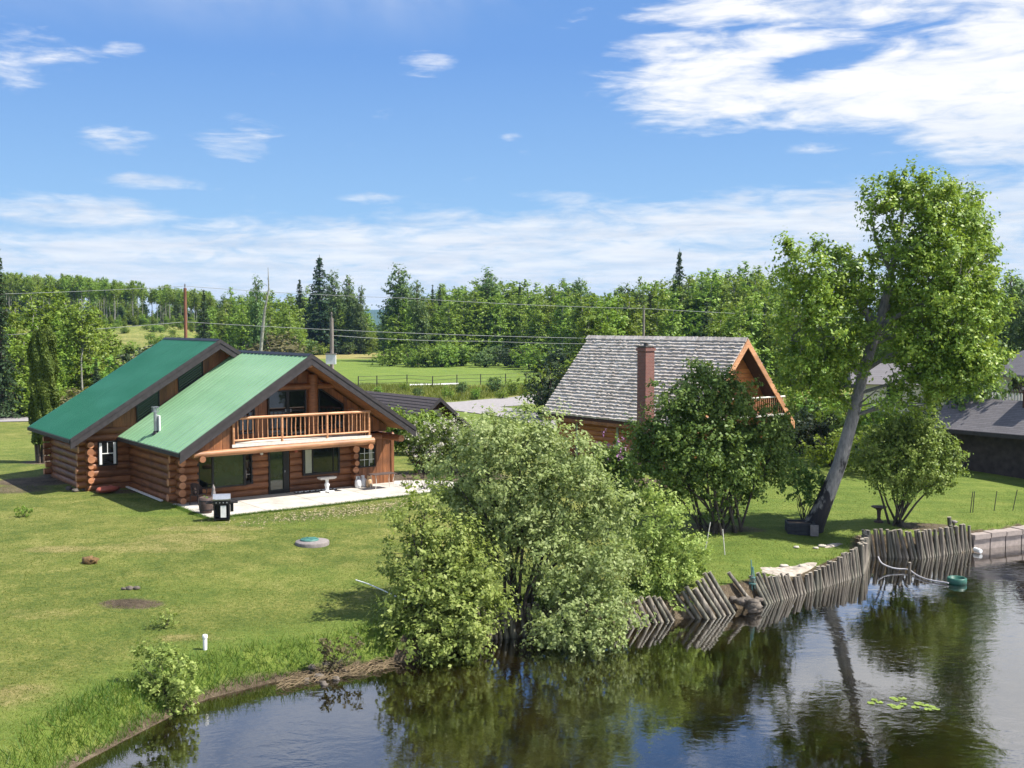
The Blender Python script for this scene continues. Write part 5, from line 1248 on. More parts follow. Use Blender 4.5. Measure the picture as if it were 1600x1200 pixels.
# --- small round tree
b0 = on(1405, 822)
L = [(1405,690,38,0),(1445,685,34,.2),(1372,705,32,0),(1350,720,20,0,.8),(1430,725,42,-.3),(1385,735,36,-.3),(1475,715,30,.2),(1490,740,18,.2,.8),(1455,750,26,-.2),(1465,700,24,.3),(1410,765,22,-.3,.6),(1425,660,24,.2,.8),(1385,668,24,.3,.8)]
plant('lawn_tree', 'small round yellow-green tree with many stems on the right lawn', 'tree', b0, L, 'leaf_maple', 'bark_dark', fan(11, .45, tops_of(L[:9], b0), .055, .014, 6, .2), clump=0.224, dens=24, per=53, size=0.122, fill=2.2, tw=.25, seed=16)
b0 = on(1254, 826) + np.array([0, .1, .35])
L = [(1245,725,22,0),(1265,740,22,0),(1230,750,18,0),(1280,755,16,.1),(1250,765,20,0),(1290,745,10,.1,.7),(1228,722,12,0,.7),(1268,775,14,0,.8)]
plant('lilac_shrub', 'dark open shrub growing out of the planter box beside the leaning poplar', 'shrub', b0, L, 'leaf_dark', 'bark_dark', fan(9, .25, tops_of(L, b0), .02, .008, 7, .1), clump=0.146, dens=16, per=38, size=0.122, fill=2.2, tw=.4, seed=17)
# --- purple lilac and dark shrub in the gap
b0 = np.array([*ground(962, 770, 0)[:2], 0.])
L = [(950,715,30,0),(975,730,28,0),(935,740,24,0),(985,765,22,-.2),(960,770,28,-.2)]
o = plant('flowering_lilac', 'lilac bush with purple flower heads below the cabin wall', 'shrub', b0, L, 'leaf_dark', 'bark_dark', fan(8, .4, tops_of(L, b0), .03, .01, 8), clump=0.202, dens=22, per=49, size=0.146, fill=2.2, tw=.2, seed=18)
fl = []
for px, py, rp, dY in ((950,690,18,-.2),(975,700,16,-.3),(938,712,14,-.4),(965,718,14,-.9)):
    Y = b0[1] + dY; c = atY(px, py, Y) - b0; r = rp*Y/F_PX; fl.append((c[0], c[1], c[2], r, r, r, .9))
V, _ = lobe_leaves(fl, 30, .10, 18, .075); mesh_np('blossom', V, 4, 'lilac', o)
b0 = np.array([*ground(985, 830, -.3)[:2], -.3])
L = [(970,765,16,0),(985,785,20,0),(975,805,18,0),(1000,760,10,0,.7),(990,740,8,0,.6)]
plant('dark_shrub', 'dark shaded shrub standing between the tall bush and the right shoreline bush', 'shrub', b0, L, 'leaf_dark', 'bark_dark', fan(7, .25, tops_of(L, b0), .025, .01, 9), clump=0.179, dens=22, per=49, size=0.134, tw=.3, seed=19)
# --- garden behind the house
b0 = np.array([*ground(655, 738, 0)[:2], 0.])
L = [(655,690,24,.2),(690,685,28,0),(725,690,28,0),(670,705,26,-.3),(705,705,28,-.4),(740,705,24,-.2),(640,705,14,.1,.7),(755,690,14,0,.7)]
o = plant('crab_apple', 'crab apple tree with faded pinkish blossom beside the log house', 'tree', b0, L, 'leaf_dark', 'bark_dark', [{'p': [(0,0,-.2),(.05,0,.8),(.15,0,1.3)], 'r': [.22,.18,.16], 'n': 10}] + fan(7, .1, tops_of(L, b0), .07, .02, 10), clump=0.224, dens=14, per=41, size=0.122, tw=.25, seed=20)
V, _ = lobe_leaves([(atY(px, py, b0[1] - .3)[0] - b0[0], -.3, atY(px, py, b0[1] - .3)[2] - b0[2], r*b0[1]/F_PX, r*b0[1]/F_PX, r*.8*b0[1]/F_PX) for px, py, r in ((660,678,26),(700,675,34),(735,680,26),(690,695,34),(650,695,20))], 24, .18, 16, .085); mesh_np('blossom', V, 4, 'blossom', o)
b0 = np.array([*ground(650, 708, 0)[:2], 0.])
L = [(622,662,22,0),(652,664,24,0),(684,668,20,0),(640,684,24,-.3),(672,684,22,-.3),(706,682,13,0),(604,655,13,.2),(615,678,18,-.2)]
plant('bright_shrub', 'bright lime green maple shrub between the log house and the brown shed', 'shrub', b0, L, 'leaf_lime', 'bark', fan(8, .5, tops_of(L, b0), .06, .02, 11), clump=0.314, dens=24, per=49, size=0.207, tw=.15, seed=21)
for i, (px, py, r, lf, lb) in enumerate(((640,752,16,'leaf_dark','dark leafy flower bed clump at the end of the patio'),(665,756,16,'leaf_cotton','grey green perennial clump beside the patio end'),(690,750,18,'leaf_dark','dark perennial clump in front of the pale boulders'),(720,756,18,'leaf_alder','light green perennial clump beside the tall shoreline bush'),(700,765,14,'leaf_cotton','low grey green clump near the lawn edge by the tall bush'),(660,738,14,'leaf_dark','dark clump at the foot of the crab apple'))):
    p = ground(px, py + 9, 0); rr_ = r*p[1]/F_PX; o = thing('garden_plant', lb, 'plant', (p[0], p[1], 0)); V, CC = lobe_leaves([(0, 0, rr_*.7, rr_*1.2, rr_, rr_*.8)], 34, .13, 22, .11); mesh_np('foliage', V, 4, lf, o); mb = MB()
    for k in range(6): mb.tube([(0, 0, -.1), (rr_*.6*math.cos(k), rr_*.6*math.sin(k), rr_)], [.02, .006], 5)
    mb.build('stem', 'bark_dark', o)
# --- the leaning poplar
b0 = on(1268, 830); Yb = b0[1]
def tp(px, py, dY=0): return atY(px, py, Yb + dY) - b0
stems = [{'p': [tp(1266,842,.1), tp(1272,820), tp(1290,780), tp(1312,725), tp(1333,650), tp(1348,585), tp(1362,540), tp(1378,490), tp(1386,455), tp(1398,400), tp(1410,340), tp(1418,285)], 'r': [.52,.42,.33,.28,.25,.225,.205,.18,.15,.115,.075,.03], 'n': 14}]
def limb(r0, *p): stems.append({'p': [tp(*q) for q in p], 'r': list(np.linspace(r0, .02, len(p))), 'n': 8})
limb(.14, (1366,530), (1352,485,-.3), (1320,455,-.8), (1280,440,-1.2), (1235,415,-1.4))
limb(.12, (1372,510), (1345,470,.6), (1315,430,1.2), (1290,405,1.6))
limb(.14, (1370,515), (1400,495,-.6), (1450,470,-1.3), (1510,440,-1.8))
limb(.13, (1384,465), (1420,430,.5), (1465,395,1.0), (1500,360,1.4))
limb(.10, (1392,425), (1370,380,-.3), (1360,330,-.5)); limb(.10, (1396,410), (1430,360,-.4), (1465,330,-.6))
limb(.10, (1350,580), (1390,555,-.8), (1450,545,-1.6), (1510,560,-2.0), (1530,600,-2.1)); limb(.09, (1348,588), (1310,560,-.6), (1270,540,-1.0), (1230,530,-1.2))
limb(.08, (1342,615), (1390,600,-.9), (1440,585,-1.5), (1500,580,-2.0)); limb(.07, (1345,600), (1300,610,.6), (1255,600,1.0)); limb(.1, (1378,490), (1400,470,1.2), (1450,480,2.2), (1490,500,2.8))
L = [(1420,300,40,0,.8),(1395,285,22,0,.6),(1455,315,44,-.2),(1375,330,34,-.4,.6),(1360,295,16,-.3,.5),(1490,350,44,.6),(1440,365,50,-.4),(1395,385,34,-.3,.55),(1520,400,38,.6),(1475,415,54,-.8),(1425,440,48,-.6,.9),(1530,455,40,-.6),(1480,475,54,-1.2),(1545,500,26,-1),(1500,530,50,-1.6),(1440,525,50,-1.2,.9),(1400,475,34,1.8,.5),(1430,560,38,-1,.6),(1450,580,36,-1.5,.8),(1520,570,34,-2,.9),(1555,545,20,-1.8),(1520,615,15,-2.1,.9),(1500,600,18,-2),
     (1240,410,28,-1.4,.7),(1270,430,32,-1.2,.7),(1305,425,30,.9,.6),(1335,440,34,-.5,.5),(1250,470,32,-1.2,.6),(1300,475,40,-.6,.6),(1345,505,38,.4,.55),(1275,520,36,-.9,.6),(1320,555,42,-.3,.55),(1250,555,28,.6,.5),(1290,600,32,.6,.5),(1300,580,26,-.4,.5),(1480,440,40,1.8),(1430,410,40,1.4),(1300,400,14,1.4,.6),(1232,385,12,-1.4,.6),(1450,500,44,2.4,.8)]
L = [l if len(l) < 5 else l[:4] + (min(1., l[4]*1.5),) for l in L] + [(1230,440,26,.8,.8),(1225,505,24,-.9,.9),(1340,470,30,1.5),(1300,530,34,1.2),(1260,570,30,-.4,.8),(1340,540,34,2.2,.7),(1420,520,40,1.8),(1480,560,40,1.2),(1540,500,30,1.2),(1400,620,26,-1.3,.7),(1460,620,22,-1.6,.8),(1535,590,16,-2.,1.)]
L = [(l[0], l[1], l[2], l[3] - .9) + tuple(l[4:]) for l in L]
L += [(1340,445,32,.9,.7),(1360,395,28,.9,.6),(1320,565,30,.6,.6),(1285,560,34,-.6,.8),(1250,600,26,-.2,.8),(1310,620,28,-.4,.7),(1235,545,26,-.6,.8),(1430,600,32,-1.8,.9),(1480,610,28,-2.2,.9),(1550,570,26,-2.2,1.),(1500,560,40,-2.2,1.),(1545,480,34,-1.4,1.),(1505,330,36,.4,1.),(1465,300,30,0,1.),(1535,370,28,.6,1.),(1320,400,22,.3,.8),(1270,385,18,-.8,.8),(1290,455,34,-1.2,.9),(1430,640,16,-1.6,.8)]
plant('leaning_poplar', 'tall leaning poplar with a grey scarred trunk over the right lawn', 'tree', b0, L, 'leaf_poplar', 'bark_poplar', stems, clump=0.269, dens=17, per=57, size=0.140, fill=1.9, tw=.33, seed=22)
# ------------------------------------------------------------------ background trees: one of each kind, then copies
def proto(name, leaf, bark, H, lobes, clump, dens, per, size, trunk_r, seed, tw=.25, fill=2., branchy=()):
    rg = np.random.default_rng(seed); o = thing(name, 'x', 'tree', (0, 0, 0))
    V, CC = lobe_leaves(lobes, dens, clump, per, size, .35, fill, r=rg); mesh_np('crown', V, 4, leaf, o)
    mb = MB(); n = 7; mb.tube([(rg.normal()*.12*(i > 0), rg.normal()*.12*(i > 0), -.4 + (H*.93 + .4)*i/(n - 1)) for i in range(n)], list(np.linspace(trunk_r, trunk_r*.2, n)), 7)
    for c in CC[rg.random(len(CC)) < tw]:
        zs = max(.15*H, c[2] - .35*np.hypot(c[0], c[1]) - .4); mb.tube([(0, 0, zs), ((c[0])*.5, c[1]*.5, (zs + c[2])/2 + .1), tuple(c)], [trunk_r*.28, trunk_r*.18, .015], 4, cap=False)
    mb.build('trunk', bark, o); return o
def crownlobes(H, z0, R, n, seed, shape=1.):
    rg = np.random.default_rng(seed); out = []
    for i in range(n):
        t_ = (i + .5)/n; z = H*(z0 + (1 - z0)*t_); w_ = R*(math.sin(PI*min(1, (t_*.86 + .10))**.8)**shape); a = rg.uniform(0, 6.28); q = rg.uniform(.15, .5)*w_
        r = w_*rg.uniform(.55, .85) + .15; out.append((q*math.cos(a), q*math.sin(a), z - r*.3, r, r, r*rg.uniform(1.0, 1.5)))
    return out
P_ASPEN = [proto('aspen_tree', 'leaf_aspen', 'bark_aspen', 15, crownlobes(15, z0, R, 9, sd), .42, 18, 17, .34, .15, sd) for z0, R, sd in ((.0, 3.0, 1), (.02, 2.5, 2), (.0, 3.4, 3))]
P_BARE = [proto('bare_aspen', 'leaf_aspen', 'bark_aspen', 15, crownlobes(15, z0, 1.9, 5, sd), .40, 15, 16, .32, .13, sd, tw=.4) for z0, sd in ((.62, 4), (.70, 5))]
P_COT = [proto('cottonwood_tree', 'leaf_cotton', 'bark', 15, crownlobes(15, .0, R, 12, sd, .8), .42, 19, 18, .30, .24, sd) for R, sd in ((3.0, 6), (2.3, 7))]
def spruce(H, R, seed, dens=1.):
    rg = np.random.default_rng(seed); o = thing('spruce_tree', 'x', 'tree', (0, 0, 0)); P = []; Nn = []; mb = MB()
    mb.tube([(0, 0, -.4), (0, 0, H*.5), (0, 0, H)], [.22, .14, .02], 7); z = H*.05
    while z < H*.985:
        t_ = 1 - z/H; r = R*(t_**.85)*rg.uniform(.72, 1.12) + .12; n = int(rg.integers(5, 9))
        for k in range(n):
            a = rg.uniform(0, 6.28); rl = r*rg.uniform(.65, 1.1); d = np.array([math.cos(a), math.sin(a), 0]); drop = -.28*rl
            e = np.array([0, 0, z]) + d*rl + np.array([0, 0, drop]); mb.tube([(0, 0, z), tuple(np.array([0, 0, z]) + d*rl*.6 + np.array([0, 0, drop*.4])), tuple(e)], [.03, .02, .006], 4, cap=False)
            m = max(4, int(rl*15*dens)); s = rg.random(m)**.7; pts = np.array([0, 0, z]) + d*(rl*s)[:, None] + np.array([0, 0, 1])*(drop*s**1.6)[:, None]
            side = np.array([-d[1], d[0], 0]); pts += side*(rg.normal(size=m)*.16*rl*(1.1 - s*.7))[:, None] + rg.normal(size=(m, 3))*.05 - np.array([0, 0, 1])*(rg.random(m)*.16)[:, None]
            P.append(pts); Nn.append(unit(rg.normal(size=(m, 3))*.7 + np.array([0, 0, .6]) + d*.3))
        z += H*.022*rg.uniform(.7, 1.25)
    mesh_np('crown', leaf_verts(np.concatenate(P), np.concatenate(Nn), .34, .42, rg), 4, 'leaf_spruce', o); mb.build('trunk', 'bark_dark', o); return o
P_SPR = [spruce(15, 2.6, 8), spruce(15, 2.0, 9)]
def bushproto(name, leaf, seed, H=2.4):
    rg = np.random.default_rng(seed); o = thing(name, 'x', 'shrub', (0, 0, 0))
    lob = [(rg.normal()*.5, rg.normal()*.4, H*.42 + rg.normal()*.3, H*.36, H*.36, H*.40) for _ in range(7)]
    V, CC = lobe_leaves(lob, 26, .20, 16, .17, r=rg); mesh_np('foliage', V, 4, leaf, o); mb = MB()
    for k in range(8): a = k*.8; mb.tube([(0, 0, -.2), (.5*math.cos(a), .5*math.sin(a), H*.5), (.8*math.cos(a), .8*math.sin(a), H*.8)], [.05, .03, .01], 5)
    mb.build('stem', 'bark_dark', o); return o
P_BUSH = {k: bushproto('wild_shrub', lf, 30 + i) for i, (k, lf) in enumerate((('lime', 'leaf_lime'), ('cot', 'leaf_cotton'), ('brown', 'leaf_brown'), ('yellow', 'leaf_yellow'), ('dark', 'leaf_hedge'), ('aspen', 'leaf_aspen')))}
used = {}
rt = random.Random(42)
def put(pr, px, ytop, Y, label, group=None, wide=1., H=15., hmin=3.):
    p = atY(px, ytop, Y); zg = tz(p[0], p[1]); h = max(hmin, p[2] - zg); s = h / H; rz_ = rt.uniform(0, 6.28); ws = s*wide*rt.uniform(.9, 1.12)
    loc = (p[0], p[1], zg)
    if pr.name not in used:
        used[pr.name] = 1; o = pr; o.location = loc; o.rotation_euler = (0, 0, rz_); o.scale = (ws, ws, s); tag(o, label, None, group)
    else:
        o = dup(pr, loc, rz_, (ws, ws, s), label, group)
        if not group and 'group' in o: del o['group']
    return o
def bush(k, px, py, Y, r_px, label, group=None):
    """py = top of the bush"""
    return put(P_BUSH[k], px, py, Y, label, group, wide=(2*r_px*Y/F_PX)/max(.5, (atY(px, py, Y)[2] - tz(*atY(px, py, Y)[:2])))*.92 if False else 1.0, H=2.9, hmin=.8)
# hero trees of the belt
put(P_SPR[1], -4, 384, 92, 'dark spruce cut by the left edge of the picture', wide=1.0)
put(P_SPR[0], 1062, 388, 190, 'tall dark spruce standing alone above the tree belt behind the cabin', wide=.95)
put(P_COT[0], 622, 415, 232, 'big dark cottonwood at the right side of the gap to the blue hill', wide=1.15)
put(P_COT[1], 652, 436, 212, 'slimmer dark cottonwood right beside the big one at the gap')
put(P_SPR[0], 499, 398, 282, 'tall dark conifer in the clump left of the gap to the blue hill', wide=1.7)
put(P_COT[1], 522, 420, 286, 'grey green cottonwood in the clump left of the gap', wide=1.0)
put(P_COT[1], 545, 428, 288, 'cottonwood with an open top at the right of the clump left of the gap', wide=1.0)
put(P_COT[1], 563, 444, 284, 'thin open cottonwood at the left edge of the gap to the blue hill', wide=.7)
put(P_SPR[1], 468, 436, 280, 'small dark spruce at the left of the clump by the gap', wide=1.5)
put(P_COT[1], 400, 428, 190, 'pointed dark cottonwood behind the ridge of the faded green roof', wide=.8)
put(P_COT[0], 762, 420, 235, 'round topped grey green cottonwood above the middle of the tree belt', wide=1.0)
put(P_SPR[1], 676, 444, 240, 'narrow spruce tip just right of the big cottonwood'); put(P_SPR[1], 687, 448, 243, 'lower narrow spruce tip between the big cottonwood and the aspens')
put(P_COT[1], 908, 432, 205, 'dark narrow cottonwood standing up behind the left end of the shake roof', wide=.85)
put(P_SPR[1], 812, 440, 235, 'small spruce tip behind the aspen belt left of the shake roof')
put(P_SPR[0], 1016, 455, 150, 'dark spruce directly behind the thin grey pole', wide=1.2); put(P_SPR[0], 1105, 470, 140, 'brownish spruce behind the right half of the shake roof', wide=1.2)
put(P_SPR[0], 1195, 470, 120, 'tall spruce just behind the cabin gable', wide=1.0); put(P_SPR[1], 318, 452, 175, 'dark spruce right of the reddish pole', wide=1.3)
put(P_COT[0], 1512, 292, 62, 'tall grey green cottonwood rising directly behind the crown of the leaning poplar', wide=.62)
put(P_COT[0], 1580, 425, 105, 'grey green cottonwood at the right edge above the grey hip roof', wide=1.2)
put(P_COT[0], 1618, 435, 100, 'dark cottonwood cut by the right edge of the picture', wide=1.1)
# dead tree
p = atY(418, 418, 165); zg = tz(p[0], p[1]); hh = p[2] - zg; o = thing('dead_tree', 'bare dead tree trunk leaning among the green trees behind the roof', 'tree', (p[0], p[1], zg)); mb = MB(); lean = atY(425, 418, 165)[0] - atY(410, 545, 165)[0]
mb.tube([(-lean, 0, -.2), (-lean*.5, 0, hh*.45), (-lean*.3, 0, hh*.62), (lean*.1, 0, hh*.8), (lean*.05, 0, hh)], [.32, .24, .18, .12, .03], 7)
for k in range(9): z = hh*(.45 + .055*k); mb.tube([(-lean*.3 + k*.05, 0, z), (-lean*.3 + k*.05 + .8*math.cos(k*2.2), .5*math.sin(k*2), z + .5)], [.05, .01], 4)
mb.build('trunk', 'bark_aspen', o)
# profile of the belt
prof = np.array([(325,470),(350,462),(385,452),(420,455),(440,462),(470,452),(540,455),(572,474),(583,496),(596,500),(605,470),(660,452),(690,446),(725,440),(790,436),(830,446),(870,440),(895,436),(935,456),(985,444),(1020,440),(1080,432),(1125,420),(1165,418),(1210,424),(1260,426),(1340,432),(1450,430),(1600,430),(1660,430)])
G = 'aspens of the tree belt beyond the field'
x = 330.
while x < 1240:
    for row, (Y, dy) in enumerate(((228, 14), (258, 2), (300, -2))):
        if 574 < x < 600 and row < 2: continue
        px = x + rt.uniform(-7, 7); yt = np.interp(px, prof[:, 0], prof[:, 1]) + dy + rt.uniform(-6, 12)
        if 574 < px < 600: yt = max(yt, 494)
        pr = rt.choice(P_ASPEN if rt.random() < .9 else P_COT); Yj = Y + rt.uniform(-10, 10)
        if px > 900: Yj *= .80
        if 455 < px < 600: Yj = max(Yj, 285 + 12*row)
        put(pr, px, yt, Yj, 'leafy aspen in the tree belt beyond the green field' if pr in P_ASPEN else 'dark cottonwood in the tree belt beyond the green field', G if pr in P_ASPEN else 'cottonwoods of the tree belt beyond the field', wide=rt.uniform(1.1, 1.5))
    x += rt.uniform(13, 19)
# younger pale aspens in front behind the cabin
for i in range(26):
    px = rt.uniform(905, 1235); put(rt.choice(P_ASPEN), px, 470 + rt.uniform(-14, 22), 128 + rt.uniform(-12, 14), 'pale young aspen close behind the shake roofed cabin', 'young aspens behind the cabin', wide=1.25)
# right background
for i in range(26):
    px = rt.uniform(1215, 1660); put(rt.choice(P_ASPEN + P_COT), px, np.interp(px, prof[:, 0], prof[:, 1]) + rt.uniform(0, 40), 125 + rt.uniform(-14, 20), 'leafy tree in the thicket behind the leaning poplar', 'trees of the thicket behind the leaning poplar', wide=1.2)
# far aspen wood with bare trunks on the rise at the left
for i in range(150):
    px = rt.uniform(-70, 332); yt = np.interp(px, [-70, 30, 110, 200, 330], [428, 428, 430, 440, 456]) + rt.uniform(-3, 7)
    put(rt.choice(P_BARE), px, yt, 322 + rt.uniform(-12, 26), 'tall bare-trunked aspen in the far wood on the rise', 'bare-trunked aspens of the far wood', wide=1.0)
for i in range(55):
    px = rt.uniform(-60, 345); yt = np.interp(px, [-70, 30, 110, 200, 330], [428, 428, 430, 440, 456]) + rt.uniform(4, 26)
    put(rt.choice(P_ASPEN), px, yt, 372 + rt.uniform(-14, 20), 'leafy aspen deep inside the far wood on the rise', 'leafy aspens inside the far wood', wide=1.2)
for i in range(62):
    px = rt.uniform(-40, 340); put(rt.choice(P_COT + P_ASPEN), px, 474 + rt.uniform(-12, 16), 332 + rt.uniform(-6, 10), 'dark understorey tree among the bare aspen trunks', 'understorey trees of the far wood', wide=1.5)
for i in range(34):
    px = rt.uniform(20, 330); put(rt.choice(P_ASPEN), px, 498 + rt.uniform(-12, 8), 300 + rt.uniform(-6, 10), 'low young aspen at the foot of the far wood', 'young aspens before the far wood', wide=1.6)
# near left thicket
for i, (px, yt, Y, k) in enumerate(((22,470,112,0),(48,452,118,1),(78,444,120,0),(104,462,116,2),(-20,470,105,2),(12,505,98,1),(60,500,104,2),(92,492,108,0),(36,525,96,0),(-15,540,94,1),(75,535,98,2),(150,478,128,1),(165,500,130,0),(140,515,110,2))):
    put(P_ASPEN[k], px, yt, Y, 'leafy aspen in the thicket left of the columnar cedar', 'aspens of the left thicket', wide=1.35)
put(P_BARE[0], 127, 468, 104, 'white-trunked aspen standing right of the columnar cedar', wide=1.4)
put(P_SPR[1], 150, 560, 96, 'small young spruce beside the white-trunked aspen', wide=1.5)
for i, (k, px, py, Y, lb) in enumerate((('brown', 122, 590, 84, 'brown budding shrub right of the columnar cedar'), ('brown', 108, 605, 80, 'low brown budding shrub touching the columnar cedar'), ('yellow', 152, 588, 88, 'yellow flowering shrub above the edge of the dark green roof'), ('lime', 172, 545, 100, 'slim lime shrub above the dark green roof'), ('dark', 222, 532, 100, 'round dark shrub above the dark green roof, left one'), ('dark', 240, 530, 103, 'round dark shrub above the dark green roof, right one'), ('lime', 15, 575, 95, 'lime shrub by the road at the left edge'), ('aspen', 40, 590, 94, 'leafy shrub by the road behind the cedar'), ('lime', 70, 600, 95, 'lime shrub by the road just left of the cedar top'), ('lime', -20, 590, 95, 'lime shrub cut by the left edge of the picture'), ('aspen', 95, 598, 93, 'leafy shrub by the road hidden behind the cedar'))):
    put(P_BUSH[k], px, py, Y, lb, wide=1.15, H=2.9, hmin=1.5)
for i in range(22):
    px = rt.uniform(60, 335); put(P_BUSH['aspen' if i % 3 else 'lime'], px, rt.uniform(505, 528), rt.uniform(215, 285), 'wild shrub on the pasture before the far wood', 'wild shrubs on the far pasture', wide=1.3, H=2.9, hmin=2.)
# bushes at the foot of the belt and along the field fence
for i, (k, px, py, Y, wd_) in enumerate((('lime', 705, 528, 205, 2.0), ('lime', 690, 535, 200, 1.4), ('lime', 722, 534, 207, 1.6), ('cot', 758, 540, 200, 1.4), ('cot', 772, 532, 208, 1.4), ('aspen', 645, 538, 202, 1.3), ('lime', 668, 532, 200, 1.3), ('aspen', 610, 535, 205, 1.4), ('cot', 790, 535, 205, 1.4), ('dark', 808, 530, 198, 1.6), ('aspen', 830, 528, 190, 1.6), ('lime', 850, 530, 180, 1.5), ('cot', 545, 528, 280, 1.3), ('dark', 520, 530, 280, 1.2), ('aspen', 495, 526, 276, 1.3), ('cot', 470, 522, 270, 1.3), ('brown', 440, 505, 190, 1.6), ('brown', 425, 520, 188, 1.5), ('cot', 570, 526, 300, 1.2), ('dark', 880, 530, 170, 1.6))):
    put(P_BUSH[k], px, py, Y, {'lime': 'pale lime bush', 'cot': 'grey green bush', 'aspen': 'leafy green bush', 'dark': 'dark green bush', 'brown': 'brown budding bush'}[k] + ' at the foot of the tree belt beyond the field', 'bushes at the foot of the tree belt', wide=wd_, H=2.9, hmin=2.)
for i, (k, px, py, Y) in enumerate((('cot', 722, 590, 122), ('cot', 776, 580, 125), ('aspen', 632, 592, 128), ('cot', 655, 600, 118), ('lime', 800, 590, 122), ('cot', 826, 584, 124), ('lime', 590, 600, 118), ('aspen', 700, 598, 116), ('lime', 745, 602, 115), ('aspen', 785, 602, 116))):
    put(P_BUSH[k], px, py, Y, 'wild shrub in the rough grass between the road and the field fence', 'wild shrubs along the field fence', wide=.95, H=2.9, hmin=1.)
for (k, px, py, Y, wd_, lb) in (('dark', 868, 552, 92, 1.0, 'dark round shrub at the left end of the shake roof'), ('dark', 856, 585, 90, .9, 'lower dark shrub tucked under the shake roof edge'), ('aspen', 878, 540, 98, 1.0, 'lighter shrub above the dark one at the left end of the shake roof')):
    put(P_BUSH[k], px, py, Y, lb, wide=wd_, H=2.9, hmin=1.)
for i, (k, px, py, Y) in enumerate((('dark', 1250, 640, 66), ('dark', 1275, 632, 68), ('dark', 1300, 640, 67), ('dark', 1325, 645, 66), ('dark', 1265, 618, 74), ('dark', 1300, 612, 76), ('dark', 1440, 610, 72), ('dark', 1465, 606, 74), ('dark', 1345, 640, 69))):
    put(P_BUSH[k], px, py, Y, 'dark hedge shrub at the back of the right lawn', 'dark hedge at the back of the right lawn', wide=1.15, H=2.9, hmin=1.2)
for i, (k, px, py, Y, lb) in enumerate((('aspen', 1300, 655, 61, 'light green shrub left of the small round tree, behind the trunk'), ('aspen', 1345, 590, 66, 'tall leafy shrub right behind the leaning trunk'), ('lime', 1385, 605, 64, 'lime shrub behind the small round tree'), ('aspen', 1410, 620, 62, 'leafy shrub behind the small round tree'), ('lime', 1320, 600, 70, 'lime shrub seen left of the leaning trunk'), ('aspen', 1250, 590, 80, 'leafy shrub right of the cabin gable'), ('aspen', 1362, 640, 58, 'low leafy shrub just right of the leaning trunk'), ('lime', 1285, 590, 78, 'bright shrub under the left limb of the leaning poplar'))):
    put(P_BUSH[k], px, py, Y, lb, wide=1.05, H=2.9, hmin=1.2)
# columnar cedar
b0 = np.array([*ground(66, 722, 0)[:2], 0.]); o = thing('columnar_cedar', 'tall twin columnar cedar left of the log house', 'tree', b0); Yc = b0[1]; P = []; Nn = []
for (px, yt, r) in ((60, 516, .56), (72, 510, .56)):
    xt = atY(px, yt, Yc) - b0; n = 15000; t_ = rng.random(n)**.9; z = 1.1 + (xt[2] - 1.1)*t_; a = rng.uniform(0, 6.28, n); rad = r*np.minimum(1, (1.03 - t_)*7)**.5*(.80 + .20*np.minimum(1, t_*6))*(.80 + .18*np.sin(a*4 + z*2.1) + .12*np.sin(z*3.7 + a))*rng.uniform(.75, 1.05, n)**.5*(1.12 - .12*t_)
    P.append(np.column_stack([xt[0]*(.35 + .65*1) + rad*np.cos(a), rad*np.sin(a)*1.1, z])); Nn.append(unit(np.column_stack([np.cos(a), np.sin(a), np.full(n, .1)]) + rng.normal(size=(n, 3))*.5))
mesh_np('crown', leaf_verts(np.concatenate(P), np.concatenate(Nn), .16, .5), 4, 'leaf_cedar', o)
mb = MB()
for k in range(7): a = k*.9; mb.tube([(.25*math.cos(a), .2*math.sin(a), -.2), (.35*math.cos(a), .25*math.sin(a), 1.2), (.3*math.cos(a), .2*math.sin(a), 5)], [.10, .08, .03], 6)
mb.build('trunk', 'bark', o)
# prototypes never placed are removed
for pr in P_ASPEN + P_BARE + P_COT + P_SPR + list(P_BUSH.values()):
    if pr.name not in used:
        for ch in kids(pr): bpy.data.objects.remove(ch)
        bpy.data.objects.remove(pr)
# ------------------------------------------------------------------ grass that nobody could count
def blades(name, XY, h, w_, m, lean=.35):
    n = len(XY); z = terrain(XY); a = rng.uniform(0, 6.28, n); hh = h*rng.uniform(.5, 1.4, n); ww = w_*rng.uniform(.7, 1.3, n)
    d = np.column_stack([np.cos(a), np.sin(a), np.zeros(n)]); ln = rng.normal(size=(n, 2))*lean*hh[:, None]
    B = np.column_stack([XY, z - .01]); T = B + np.column_stack([ln, hh])
    V = np.stack([B - d*ww[:, None]*.5, B + d*ww[:, None]*.5, T], 1).reshape(-1, 3)
    return tag(mesh_np(name, V, 3, m), kind='stuff')
n = 240000; Yr = rng.uniform(19.5, 54, n); Xr = rng.uniform(-.52, .52, n)*Yr; XY = np.column_stack([Xr, Yr]); d = shore_d(XY)
loc = XY - HB[:2]; lx_ = loc @ UU[:2]; ly_ = loc @ VV[:2]
ok = (d > .5) & ~((lx_ > -4.7) & (lx_ < 9.5) & (ly_ > -4.5)) & ~((lx_ > -6.6) & (ly_ > 6)) & (rng.random(n) < np.clip(34/Yr, 0, 1)**1.5)
c_ = on(205, 942)[:2]; ok &= np.hypot((XY[:, 0] - c_[0])/.62, (XY[:, 1] - c_[1])/.42) > .9
c_ = on(1236, 893)[:2]; ok &= np.hypot(XY[:, 0] - c_[0], XY[:, 1] - c_[1]) > 1.2
blades('lawn_grass', XY[ok], .045, .024, 'lawnblade', .7)
n = 130000; Yr = rng.uniform(19, 37, n); Xr = rng.uniform(-14, 5, n); XY = np.column_stack([Xr, Yr]); d = shore_d(XY); nz = vnoise(Xr*.9, Yr*.9, 31)
ok = (d > .25) & (d < 1.6 + .5*nz) & (rng.random(n) < np.clip(1.15 - (d - .4)*.7 + nz*.4, 0, 1)) & (Xr < 5.2)
blades('bank_grass', XY[ok], .27, .022, 'reed', .5)
